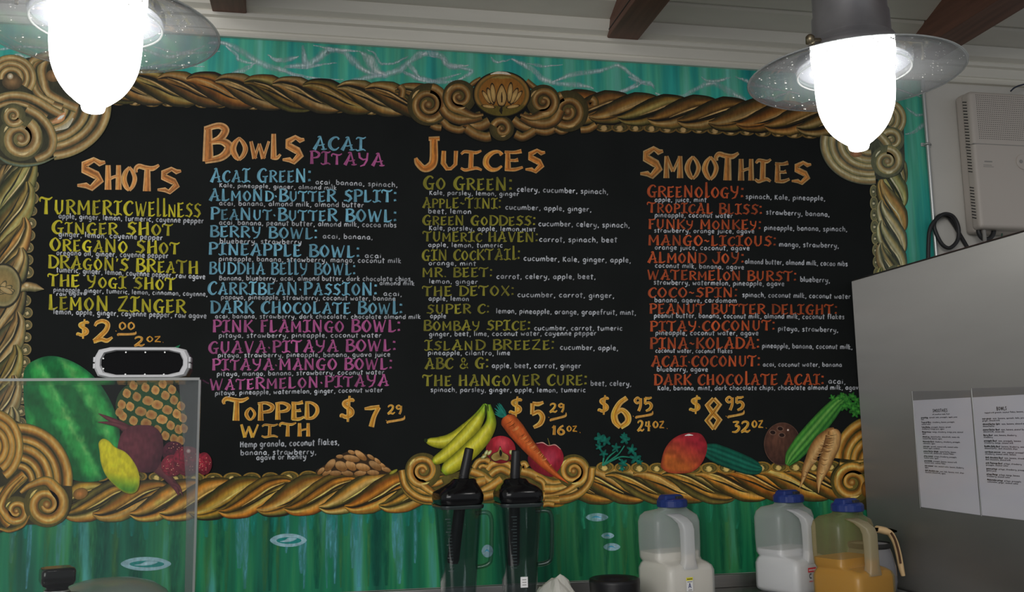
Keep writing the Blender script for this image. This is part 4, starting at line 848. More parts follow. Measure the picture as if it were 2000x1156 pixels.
scripts(A1, [('apple, ginger, lemon, turmeric, cayenne pepper',150,348,930,375,32),('ginger, lemon, cayenne pepper',150,445,710,465,32),('oregano oil, ginger, cayenne pepper',138,545,740,562,32),('tumeric, ginger, lemon, cayenne pepper, raw agave',138,637,938,675,32),('pineapple, ginger, tumeric, lemon, cinnamon, cayenne,',122,742,950,767,28),('raw agave',138,764,297,760,26),('lemon, apple, ginger, cayenne pepper, raw agave',122,862,945,885,32)])
titled(A2, [('B',65,280,45,318,280),('O',285,430,120,298),('W',440,612,148,288),('L',615,695,88,290),('S',705,880,112,322)], 'orange title BOWLS')
lettering(A2, [('ACAI',950,215,1380,225,108),('AcaI GreeN:',125,478,945,480,112),('ALmoNd*ButteR SPLIT:',115,628,1635,640,98),('PeaNut*ButteR BOWL:',125,780,1635,800,100),('BERRY BOWL:',122,918,995,938,90),('PINEAPPLE BOWL:',110,1062,1335,1088,98)], BL, .84, 'blue')
lettering(A2, [('PItAYA',925,330,1530,350,104)], PK, .84, 'pink')
scripts(A2, [('acai, banana, spinach,',975,493,1637,518,44),('Kale, pineapple, ginger, almond milk',200,518,1145,540,38),('acai, banana, almond milk, almond butter',198,665,1365,680,44),('acai, banana, peanut butter, almond milk, cocoa nibs',198,820,1628,842,44),('acai, banana,',1033,930,1437,940,44),('blueberry, strawberry',203,970,862,978,44),('acai,',1372,1088,1528,1093,44),('pineapple, banana, strawberry, mango, coconut milk',195,1112,1665,1130,44)])
lettering(A3, [('BUDDHA BE||Y BOWL:',78,97,868,103,64),('CarrIbeaN*PassIoN:',70,206,985,212,70),('DARK CHocoLate Bow|:',82,307,1120,312,66)], BL, .9, 'blue')
lettering(A3, [('PINK FLAmINgo BOWL:',95,410,1110,408,66),('GUAVA*PITAYA BOWL:',72,524,1085,510,64),('PItAYA*MANGO BOWL:',92,615,1065,610,62),('WateRmeLoN*PItAYA',80,722,1045,698,62)], PK, .9, 'pink')
scripts(A3, [('Banana, blueberry, acai, almond butter, dark chocolate chips,',132,130,1172,135,28),('almond milk',995,156,1182,158,26),('acai,',1015,213,1115,216,28),('papaya, pineapple, strawberry, coconut water, banana',142,232,1080,240,28),('acai, banana, strawberry, dark chocolate, chocolate almond milk',110,334,1215,338,26),('pitaya, strawberry, pineapple, coconut water',130,438,1005,437,28),('pitaya, strawberry, pineapple, banana, guava juice',125,545,1052,540,28),('pitaya, mango, banana, strawberry, coconut water',120,645,1020,635,28),('pitaya, pineapple, watermelon, ginger, coconut water',110,748,1012,730,28),('Hemp granola, coconut flakes,',245,1028,778,1014,36),('banana, strawberry,',247,1070,655,1065,32),('agave or honey',332,1096,600,1090,32)])
GT, GO = (186,124,38), (204,160,88)
titled(A3, [('T',158,292,765,885),('O',268,332,815,882),('P',335,425,790,885),('P',430,512,790,880),('E',515,590,785,880),('D',590,662,785,876),('W',242,350,905,975),('I',360,448,905,973),('T',458,545,898,970),('H',550,625,898,970)], 'gold lettering TOPPED WITH', GT, GO)
titled(A4, [('J',52,240,42,300),('U',248,420,148,305),('I',425,600,150,308),('C',608,772,150,310),('E',780,952,150,310),('S',965,1130,142,325)], 'orange title JUICES', (166,100,40), (180,138,84))
lettering(A4, [('Go GreeN:',112,468,862,482,112),('ApplE~TINI:',105,625,768,632,88),('GreeN GoDDeSS:',105,768,1057,774,84),('TUmErIc HAVEN:',112,905,1077,910,84),('GIN CocKTAI|:',100,1066,927,1058,92)], OL, .86, 'olive green')
scripts(A4, [('celery, cucumber, spinach,',897,487,1660,510,48),('Kale, parsley, lemon, ginger',165,515,915,525,42),('cucumber, apple, ginger,',800,636,1520,655,46),('beet, lemon',155,670,515,675,46),('cucumber, celery, spinach,',1077,775,1840,790,48),('Kale, parsley, apple, lemon,',162,810,935,820,44),('MINT',940,820,1055,822,44),('carrot, spinach, beet',1083,908,1735,912,48),('apple, lemon, tumeric',155,950,778,955,42),('cucumber, Kale, ginger, apple,',953,1066,1850,1082,48),('orange, mint',158,1103,555,1107,42)])
lettering(A5, [('MR. BEET:',78,103,537,102,60),('THE DETOX:',82,226,677,222,64),('SUPER C:',108,340,517,336,60),('BombAy SpIce:',88,448,782,445,66),('IslAnD BReeZe:',95,575,937,570,66),('ABC & G:',95,696,512,690,70),('THe HANgoVeR Cure:',85,806,1147,800,72)], OL, .9, 'olive green')
scripts(A5, [('carrot, celery, apple, beet,',560,113,1200,115,36),('lemon, ginger',125,142,440,146,32),('cucumber, carrot, ginger,',695,230,1320,236,36),('apple, lemon',122,253,382,257,34),('lemon, pineapple, orange, grapefruit, mint,',558,336,1460,346,36),('apple',132,367,235,368,34),('cucumber, carrot, tumeric',803,445,1372,446,34),('ginger, beet, lime, coconut water, cayenne pepper',125,484,1205,478,34),('cucumber, apple,',970,570,1345,575,36),('pineapple, cilantro, lime',118,605,648,606,34),('apple, beet, carrot, ginger',530,688,1105,690,36),('beet, celery,',1167,802,1430,805,36),('spinach, parsley, ginger, apple, lemon, tumeric',135,843,1135,845,34)])
titled(A6, [('S',38,222,38,272),('M',230,392,102,280),('O',405,530,106,286),('O',545,675,108,292),('T',655,835,84,298),('H',830,960,125,300),('I',970,1095,132,306),('E',1122,1250,156,312),('S',1258,1415,152,324)], 'orange title SMOOTHIES', (146,96,46), (160,132,88))
lettering(A6, [('GreeNo|ogY:',98,432,882,442,98),('TropIcAL BLISS:',100,558,1027,575,84),('FUNKy MoNKEy:',105,690,1022,696,80),('MANGO~LIcIoUS:',105,822,1142,830,84),('ALmoNd JoY:',100,963,882,968,90),('WATErmE|oN BURST:',100,1098,1307,1112,80)], OR, .88, 'rust red')
scripts(A6, [('spinach, Kale, pineapple,',893,445,1535,462,44),('apple, juice, mint',160,470,578,473,42),('strawberry, banana,',1058,572,1570,590,44),('pineapple, coconut water',160,595,790,600,42),('pineapple, banana, spinach,',1043,698,1712,710,44),('strawberry, orange juice, agave',155,718,963,726,40),('mango, strawberry,',1163,830,1645,842,44),('orange juice, coconut, agave',160,856,925,862,42),('almond butter, almond milk, cacao nibs',888,970,1715,990,44),('coconut milk, banana, agave',162,1000,880,1016,42),('blueberry,',1333,1115,1573,1122,46),('strawberry, watermelon, pineapple, agave',152,1138,1205,1150,44)])
lettering(A7, [('COCO~SPIN:',90,148,727,146,70),('PEANUT BUTTER DELIGHT:',100,262,1432,268,70),('PITAY*COCONUT:',105,388,992,380,72),('PINA~KOLADA:',105,512,882,508,80),('ACAI*COCONUT:',115,636,887,634,76),('DARK CHOCO|ATE ACAI:',132,766,1337,764,76)], OR, .9, 'rust red')
scripts(A7, [('spinach, coconut milk, coconut water',758,144,1522,156,38),('banana, agave, cardomom',138,181,718,185,38),('peanut butter, banana, coconut milk, almond milk, coconut flakes',135,290,1478,300,38),('pitaya, strawberry,',1010,382,1435,392,38),('pineapple, coconut water, agave',145,412,872,415,38),('pineapple, banana, coconut milk,',898,504,1535,512,38),('coconut water, coconut flakes',145,536,688,540,34),('acai, coconut water, banana',903,634,1460,636,34),('blueberry, agave',155,669,515,670,38),('acai,',1365,756,1487,758,40),('Kale, banana, mint, dark chocolate chips, chocolate almond milk, agave',160,802,1600,798,36)])
def price(crop, items, uline, label):
    ox, oy, sc = crop; p = Paint(LL)
    for it in items:
        ch, x0, x1, yt, yb = it[:5]
        caps(p, ch, ox+x0/sc, oy+yb/sc, ox+x1/sc, oy+yb/sc, (yb-yt)/sc, GT, .62, GO)
    a, b = uline; m = ((a[0]+b[0])/2, (a[1]+b[1])/2+ (abs(a[1]-b[1])*.1+6))
    pts = con(*crop)([(a[0], a[1]+8), a, m, (b[0]-6, (b[1]+m[1])/2+4), b])
    p.ribbon(pts, [1.5, 5, 4.5, 5, 1.2], [rgb(*GO)*.95, GT, GO, rgb(*GT)*.8], per=6)
    p.build('menu_price', mural, label)
price(A1, [('$',245,322,900,985),('2',335,440,900,1012),('.',448,470,930,955),('00',472,560,906,948),('2',555,612,985,1035),('OZ',620,700,982,1012),('.',704,720,1000,1015)], ((472,972),(566,956)), 'gold price $2.00 for 2 oz')
price(A3, [('$',782,868,765,878),('7',905,1000,808,918),('.',1022,1040,865,885),('29',1038,1116,802,850)], ((1040,892),(1130,858)), 'gold price $7.29')
price(A5, [('$',640,735,885,992),('5',772,866,910,1072),('.',888,908,985,1008),('29',902,1000,918,975),('16',915,1000,1060,1120),('OZ',1012,1080,1062,1098),('.',1092,1108,1090,1106)], ((912,1024),(1010,976)), 'gold price $5.29 for 16 oz')
price(A8, [('$',50,118,72,160),('6',122,230,76,240),('.',240,256,158,180),('95',250,352,74,150),('24',270,345,204,262),('OZ',355,420,206,244),('.',428,444,232,248)], ((266,184),(356,150)), 'gold price $6.95 for 24 oz')
price(A8, [('$',560,630,72,156),('8',645,740,80,250),('.',756,772,158,180),('95',758,862,70,145),('32',795,898,208,268),('OZ',905,970,202,242),('.',980,994,230,246)], ((778,182),(864,146)), 'gold price $8.95 for 32 oz')
# ------------------------------------------------------------------ steel cabinet on the right, with its menus
XP = at(1662, 548, -.02)[0]; ZT = at(1662, 548, -.02)[2]
fr = empty('steel_refrigerator', (XP+.4, -.45, 0), 'tall brushed stainless steel refrigerator side along the right', 'refrigerator')
m = MB(); m.box(XP, XP+.78, -.86, -.02, .10, ZT); m.build('body', STEEL, fr, bevel=.004)
MB().box(XP+.02, XP+.76, -.84, -.04, 0, .10).build('plinth', SLOT, fr)
MB().box(XP-.0006, XP+.03, -.86, -.02, ZT-.0008, ZT+.0012).build('top_seam', STEELC, fr)
def on_panel(pts, off): 
    return [tuple(atx(px, py, XP-off)) for px, py in pts]
def text_mesh(lines, quad, off, weight, matr, name, parent, X):
    # printed lines laid on the sheet: lines = (string, left u, baseline v, height) in sheet units
    m = MB()
    q = [np.array(v) for v in quad]
    for s, u0, v0, u1, h in lines:
        tot = sum((Hn.get(c) or Hn[c.lower()])[0]+.16 for c in s); sc = (u1-u0)/tot; x = 0
        for c in s:
            g = Hn.get(c) or Hn[c.lower()]
            for st in g[1]:
                P = np.array(st)
                for a, b in zip(P[:-1], P[1:]):
                    d = np.array([(b[0]-a[0])*sc, (b[1]-a[1])*h]); L_ = np.hypot(*d)+1e-6; nn = np.array([d[1], d[0]])/L_*weight
                    vs = []
                    for e, sg in ((a, 1), (b, 1), (b, -1), (a, -1)):
                        u = u0+(x+e[0])*sc+sg*nn[0]; v = v0-e[1]*h+sg*nn[1]
                        w_ = (q[0]*(1-u)+q[1]*u)*(1-v)+(q[3]*(1-u)+q[2]*u)*v; vs.append((w_[0]-off, w_[1], w_[2]))
                    m.add(vs, [(0, 1, 2, 3)])
            x += g[0]+.16
    return m.build(name, matr, parent)
def sheet(quad_px, label, title, sub, rows):
    Q = on_panel(quad_px, .0012); c = np.mean(Q, 0)
    o = empty('printed_menu', tuple(c), label, 'paper', None)
    B = on_panel(quad_px, .0004)
    m = MB(); m.add(B+Q, [(3,2,1,0),(4,5,6,7),(0,1,5,4),(1,2,6,5),(2,3,7,6),(3,0,4,7)]); m.build('paper_sheet', PAPER, o)
    text_mesh(title, Q, .0004, .0034, INKB, 'heading_print', o, 0)
    text_mesh(sub, Q, .0004, .0026, INK, 'body_print', o, 0)
    text_mesh(rows, Q, .0004, .0040, INKB, 'item_print', o, 0)
    # clear sleeve standing a little above the sheet
    P = np.array(quad_px, float); tl, tr, br, bl = P
    sq = [tuple(tl+np.array([-1.5,-18])), tuple(tr+np.array([1,-14])), tuple(br+np.array([2.0,2])), tuple(bl+np.array([-1.5,2]))]
    SQ = on_panel(sq, .0026); SB = on_panel(sq, .0022)
    MB().add(SB+SQ, [(3,2,1,0),(4,5,6,7),(0,1,5,4),(1,2,6,5),(2,3,7,6),(3,0,4,7)]).build('plastic_sleeve', SLEEVE, o, 'clear plastic sleeve')
    for a, b in ((0, 3), (1, 2)):
        MB().tube([SQ[a], SQ[b]], .0007, 6).build('sleeve_edge', PIPE, o)
    return o
def body_rows(items, u0, u1, v0, dv, h):
    bold = []; reg = []
    for i, (name, l1, l2) in enumerate(items):
        v = v0+i*dv; k = .0128
        bold.append((name, u0, v, u0+len(name)*k, h)); reg.append((l1, u0+len(name)*k+.02, v, min(u1, u0+len(name)*k+.02+len(l1)*k*1.02), h)); reg.append((l2, u0, v+h*1.35, u0+len(l2)*k, h))
    return bold, reg
SM = [('Greenology','spinach, kale, pineapple, apple juice','mint'),('Tropical Bliss','strawberry, banana, pineapple','coconut water'),('Funky Monkey','pineapple, banana, spinach','strawberry, orange juice, agave'),('Mango-licious','mango, strawberry, orange juice, coconut','agave'),('Almond Joy','almond butter, almond milk, cacao nibs','coconut milk, banana, agave'),('Watermelon Burst','blueberry, strawberry, pineapple','watermelon, agave'),('Coco-spin','spinach, coconut milk, coconut water','banana, agave, cardomom'),('Peanut Butter Delight','peanut butter, banana','coconut milk, almond milk, coconut flakes'),('Pitay Coconut','pitaya, strawberry, pineapple','coconut water, agave'),('Pina Kolada','pineapple, banana, coconut milk','coconut water, coconut flakes'),('Acai Coconut','acai, coconut water, banana, blueberry','agave'),('Dark Chocolate Acai','acai, kale, banana, mint, chips','chocolate almond milk, agave')]
BW = [('Acai Green','acai, banana, spinach, kale, pineapple','ginger, almond milk'),('Almond Butter Split','acai, banana, almond milk','almond butter'),('Peanut Butter Bowl','acai, banana, peanut butter','almond milk, cocoa nibs'),('Berry Bowl','acai, banana, blueberry','strawberry'),('Pineapple Bowl','acai, pineapple, banana','strawberry, mango, coconut milk'),('Buddha Belly Bowl','banana, blueberry, acai','almond butter, dark chocolate chips'),('Carribean Passion','acai, papaya, pineapple','strawberry, coconut water, banana'),('Dark Chocolate Bowl','acai, banana, strawberry','dark chocolate, almond milk'),('Pink Flamingo Bowl','pitaya, strawberry','pineapple, coconut water'),('Guava Pitaya','pitaya, strawberry, pineapple, banana','guava juice'),('Pitaya Mango','pitaya, mango, banana','strawberry, coconut water'),('Watermelon Pitaya','pitaya, pineapple','watermelon, ginger, coconut water')]
Hn['-'] = (.3, [[(.04,.26),(.26,.26)]])
for _c in 'SMOOTHIESBWL':
    if _c not in Hn or _c in 'MITN': 
        pass
HU = {'S': (.44,[[(.40,.84),(.22,.94),(.06,.74),(.38,.30),(.22,.02),(.02,.14)]]), 'M': (.62,[[(.06,0),(.06,.92)],[(.06,.92),(.31,.3)],[(.31,.3),(.56,.92)],[(.56,.92),(.56,0)]]), 'O': (.6,[[(.3,.94),(.06,.6),(.06,.32),(.3,0),(.54,.32),(.54,.6),(.3,.94)]]), 'T': (.5,[[(.25,.92),(.25,0)],[(.02,.92),(.48,.92)]]), 'H': (.54,[[(.07,.92),(.07,0)],[(.47,.92),(.47,0)],[(.07,.47),(.47,.47)]]), 'I': (.16,[[(.08,.92),(.08,0)]]), 'E': (.44,[[(.07,.92),(.07,0)],[(.07,.92),(.42,.92)],[(.07,.47),(.36,.47)],[(.07,0),(.42,0)]]), 'B': (.5,[[(.07,.92),(.07,0)],[(.07,.92),(.36,.88),(.36,.52),(.07,.48)],[(.07,.48),(.44,.42),(.42,.04),(.07,0)]]), 'W': (.8,[[(.03,.92),(.2,0)],[(.2,0),(.4,.9)],[(.4,.9),(.6,0)],[(.6,0),(.77,.92)]]), 'L': (.42,[[(.07,.92),(.07,0)],[(.07,0),(.40,0)]])}
_old = {k: Hn.get(k) for k in HU}; Hn.update(HU)
def menu_sheet(quad, label, head, items, u0, u1, v0, dv, hu, sub=None):
    bold, reg = body_rows(items, u0, u1, v0, dv, .0125)
    return sheet(quad, label, [head], [(sub, hu[0], hu[2], hu[1], .011)] + reg, bold)
menu_sheet([(1783,782),(1896,776),(1915,1006),(1799,990)], 'printed SMOOTHIES sheet in a plastic sleeve, left one on the steel', ('SMOOTHIES', .35, .118, .61, .030), SM, .13, .88, .170, .0445, (.34,.64,.142), 'all smoothies made fresh')
menu_sheet([(1899,776),(2048,768),(2068,1024),(1918,1006)], 'printed BOWLS sheet in a plastic sleeve, right one cut by the frame', ('BOWLS', .33, .118, .47, .030), BW, .12, .90, .190, .0465, (.16,.82,.140), 'topped with granola, coconut flakes, banana, strawberry')
for k, v in _old.items():
    if v: Hn[k] = v
# ------------------------------------------------------------------ steel counter
ct = empty('steel_counter', (0, -.4, 0), 'stainless steel work counter with low backsplash under the mural', 'counter')
CT = .947; CZ = CT+.0012; XC = XP-.012
MB().box(-2.1, XC, -.86, -.004, CT-.035, CT).build('worktop', STEELC, ct, bevel=.003)
MB().box(-2.1, XC, -.016, -.0035, CT, .9835).build('backsplash', STEELC, ct, bevel=.002)
MB().box(-2.1, XC, -.80, -.06, .10, CT-.035).build('cabinet', STEEL, ct)
for x in (-1.9, -.6, .6, XC-.15): MB().lathe([(.03,0),(.03,.10)], (x, -.5, 0), 14, True, True).build('leg', STEELC, ct)
# ------------------------------------------------------------------ pendant lamps
def lamp(cx, cy, cz, label, R=.19):
    o = empty('pendant_lamp', (cx, cy, cz), label, 'lamp')
    top = ceil_z(cy)
    # seeded glass disc shade, slightly dished, thin but with two faces and a rolled rim
    pr = [(.062,.020),(.08,.017),(.12,.010),(.16,.004),(R-.004,0),(R,.0015),(R-.002,.004),(.16,.0075),(.12,.0135),(.08,.0205),(.062,.0235)]
    MB().lathe(pr, (cx,cy,cz), 72).build('glass_shade', GLASS, o, 'clear seeded glass disc shade')
    MB().lathe([(R-.003,.0015),(R,.0005),(R+.0018,.002),(R,.0038),(R-.003,.0028)], (cx,cy,cz), 72).build('shade_rim', GLASS if False else ACRYE, o)
    m = MB(); r_ = random.Random(3)
    for k in range(150):
        a = r_.uniform(0, 6.283); q = .07+(R-.075)*math.sqrt(r_.random()); s = r_.choice([.0005,.0006,.0008,.0012]); zz = cz+.004+.02*max(0, (.16-q))/.1*.9
        x, y_ = cx+q*math.cos(a), cy+q*math.sin(a); e = s*r_.uniform(1, 2.2)
        m.add([(x-e,y_,zz-.003),(x+e,y_,zz-.003),(x,y_-s,zz-.003),(x,y_+s,zz-.003),(x,y_,zz-.003-s),(x,y_,zz-.003+s)], [(0,2,4),(2,1,4),(1,3,4),(3,0,4),(2,0,5),(1,2,5),(3,1,5),(0,3,5)])
    tag(m.build('glass_bubbles', SPECK, o, 'tiny bright bubbles in the glass'), kind='stuff')
    # acorn diffuser
    ac = [(.058,.055),(.066,.045),(.0695,.02),(.0700,-.010),(.0690,-.038),(.0655,-.065),(.057,-.090),(.0445,-.111),(.029,-.127),(.0195,-.135),(.0180,-.140),(.0160,-.1455),(.010,-.148),(0.0005,-.1485)]
    ac = [(max(q[0], .0004), q[1]*(.93 if q[1] < 0 else 1)) for q in catmull(ac, 5)]
    MB().lathe(ac, (cx,cy,cz), 72, cap0=True).build('acorn_globe', LAMPG, o, 'glowing white acorn shaped globe')
    MB().lathe([(.098,.010),(.1005,.008),(.1015,.0105),(.100,.0125),(.098,.010)], (cx,cy,cz), 48).build('gallery_ring', ACRYE, o, 'bright ring around the globe neck')
    cap = [(.100,.022),(.104,.026),(.103,.036),(.094,.052),(.078,.060),(.076,.070),(.070,.074),(.069,.118),(.066,.122),(.066,.165),(.052,.185),(.03,.195),(.024,.24),(.012,.245)]
    MB().lathe(cap, (cx,cy,cz), 56, cap1=True).lathe([(.058,.056),(.099,.0225)], (cx,cy,cz), 56).build('metal_cap', ZINC, o, 'grey metal cap above the glass')
    MB().lathe([(.009,.24),(.009, top-cz+.012)], (cx,cy,cz), 14, True, True).build('stem', ZINC, o)
    MB().lathe([(.055, top-cz+.02),(.055, top-cz-.02),(.02, top-cz-.035)], (cx,cy,cz), 24, True, True).build('ceiling_rose', ZINC, o)
    for a in (205, 325, 85):
        a = math.radians(a); dx, dy = math.cos(a), math.sin(a)
        m = MB(); m.tube([(cx+dx*.098, cy+dy*.098, cz+.050), (cx+dx*.122, cy+dy*.122, cz+.044)], .004, 8)
        m.lathe([(.0005,-.010),(.008,-.008),(.008,.004),(.004,.008),(.0005,.009)], (cx+dx*.126, cy+dy*.126, cz+.045), 10)
        m.tube([(cx+dx*.118, cy+dy*.118, cz+.046), (cx+dx*.118, cy+dy*.118, cz+.014)], .003, 8)
        m.build('thumb_screw', BRASS, o)
    return o
LR, LLF = (.958, -1.135, 2.033), (-.360, -1.09, 2.0526)
lamp(*LR, 'lit pendant lamp with glass disc shade at the upper right, over smoothies')
lamp(*LLF, 'lit pendant lamp with glass disc shade at the upper left, nearer one')
# ------------------------------------------------------------------ white wall heater at the right
hx0 = at(1903, 300, -.085)[0]; hz1 = at(1905, 177, -.085)[2]; hz0 = at(1910, 445, -.085)[2]; hx1 = hx0+.36
h = empty('wall_water_heater', ((hx0+hx1)/2, 0, hz0), 'off white wall mounted water heater with perforated upper panel', 'heater')
MB().box(hx0+.006, hx1-.006, -.05, -.004, hz0-.006, hz1+.004).build('back_shell', CREAM, h, bevel=.012, seg=3)
MB().box(hx0, hx1, -.085, -.040, hz0, hz1).build('front_cover', CREAM, h, bevel=.014, seg=4)
zs = at(1960, 283, -.085)[2]
MB().box(hx0-.0006, hx1+.0006, -.0856, -.045, zs-.0012, zs+.0012).build('cover_seam', GREYS, h)
m = MB(); gx0 = at(1910, 230, -.085)[0]; gx1 = hx1-.025; gz1 = at(1950, 188, -.085)[2]; gz0 = at(1950, 277, -.085)[2]
nx = int((gx1-gx0)/.0068); nz = int((gz1-gz0)/.0068)
for i in range(nx):
    for j in range(nz):
        x = gx0+i*.0068; z = gz1-j*.0068; r = .0016
        m.add([(x+r*math.cos(k*PI/3), -.0853, z+r*math.sin(k*PI/3)) for k in range(6)], [tuple(range(6))])
tag(m.build('perforations', SLOT, h, 'square field of small dark holes'), kind='stuff')
me = None
def slot_at(z, n):
    global me
    if me is None:
        o = MB().box(-.0004, .004, -.010, .010, -.0016, .0016).build('vent_slot', SLOT); me = o.data; COL.objects.unlink(o); bpy.data.objects.remove(o)
    o = bpy.data.objects.new('vent_slot', me); COL.objects.link(o); o.parent = h
    o.location = Vector((hx0-.0003, -.060, z)) - Vector(h.location); o.rotation_euler = (.35, 0, 0)
za = at(1890, 200, -.06)[2]; zb = at(1890, 335, -.06)[2]
for k in range(24): slot_at(za+(zb-za)*k/23, k)
za = at(1890, 366, -.06)[2]; zb = at(1890, 425, -.06)[2]
for k in range(11): slot_at(za+(zb-za)*k/10, k)
c = at(1999, 316, -.086)
def disc_y(m, x, y, z, r, d, n=28):
    m.loft([[(x+r*s*math.cos(2*PI*j/n), y-dd, z+r*s*math.sin(2*PI*j/n)) for j in range(n)] for s, dd in ((1,0),(1,d*.7),(.92,d))], True, True, True, False)
m = MB(); disc_y(m, c[0], -.0845, c[2], .026, .004); dl = m.build('dial_plate', CREAM, h, 'round plate with two dark dots')
for dx in (-.011, .011):
    m = MB(); disc_y(m, c[0]+dx, -.088, c[2], .006, .002, 16); m.build('dial_dot', GREYS, dl)
m = MB(); m.box(c[0]-.0008, c[0]+.0008, -.0858, -.084, hz0+.02, c[2]-.028); m.build('door_seam', GREYS, h)
for px0, px1, py, hh in ((1923,1938,315,.004),(1921,1937,322,.0016),(1921,1941,325,.0016)):
    a = at(px0, py, -.0855); b = at(px1, py, -.0855); MB().box(a[0], b[0], -.0858, -.0845, a[2]-hh/2, a[2]+hh/2).build('small_print', GREYS, h)
for z in (hz0+.02, ):
    MB().tube([(hx0+.03, -.06, hz0+.004), (hx0+.03, -.06, hz0-.03), (hx0+.036, -.05, hz0-.05)], .006, 8).build('outlet_pipe', GREYS, h)
# hoses and conduit on the wall by the heater
def wp(pts, Y): return [tuple(at(px, py, Y)) for px, py in pts]
lp = [(1813,512),(1812,480),(1813,452),(1820,435),(1838,420),(1856,424),(1867,445),(1866,470),(1852,485),(1838,478),(1827,455),(1825,437),(1836,421),(1853,421),(1868,438),(1880,458),(1898,488),(1906,500)]
P = catmull(wp(lp, -.020), 8); P[:, 1] += -.012*np.sin(np.linspace(0, 5, len(P)))
o = MB().tube([tuple(q) for q in P], .0062, 12).build('coiled_hose', HOSE); tag(o, 'black rubber hose coiled in a loop above the steel refrigerator', 'hose')
P = catmull(wp([(1911,440),(1912,455),(1920,466),(1932,466),(1940,456),(1941,440)], -.05), 8)
o = MB().tube([tuple(q) for q in P], .0072, 12).build('short_hose', HOSE); tag(o, 'short black U bent hose under the white water heater', 'hose')
P = catmull(wp([(1957,441),(1957,455),(1956,472)], -.04), 6); o = MB().tube([tuple(q) for q in P], .0022, 8).build('thin_cable', mat('green_cable', alb(30,62,52), .5)); tag(o, 'thin green cable hanging under the white water heater', 'cable')
P = catmull(wp([(1974,178),(1982,171),(1995,166),(2010,164),(2040,168)], -.05), 6); o = MB().tube([tuple(q) for q in P], .0026, 8).build('power_cable', CABLEB); tag(o, 'dark cable arching over the top of the white water heater', 'cable')
cdt = empty('wall_conduit', tuple(at(1815, 340, -.012)), 'thin pale metal conduit down the right edge of the mural', 'pipe')
a = at(1810, 180, -.012); x_, z_ = a[0]+.0, a[2]
MB().lathe([(.0065, 0),(.0065, FAS0+.005-1.2)], (at(1816, 340, -.012)[0], -.012, 1.2), 14, True, True).build('pipe', PIPE, cdt)
q = at(1812, 281, -.016)
MB().box(q[0]-.018, q[0]+.018, -.008, -.0005, q[2]-.006, q[2]+.006).build('clamp_plate', PIPE, cdt, bevel=.001)
MB().tube([(q[0]-.009, -.006, q[2]), (q[0]-.006, -.017, q[2]), (q[0], -.021, q[2]), (q[0]+.006, -.017, q[2]), (q[0]+.009, -.006, q[2])], .004, 8).build('clamp_band', PIPE, cdt)
for dx in (.014,): MB().lathe([(.0005,.003),(.003,.002),(.003,-.002),(.0005,-.003)], (q[0]+dx, -.010, q[2]), 8).build('screw', ZINC, cdt)
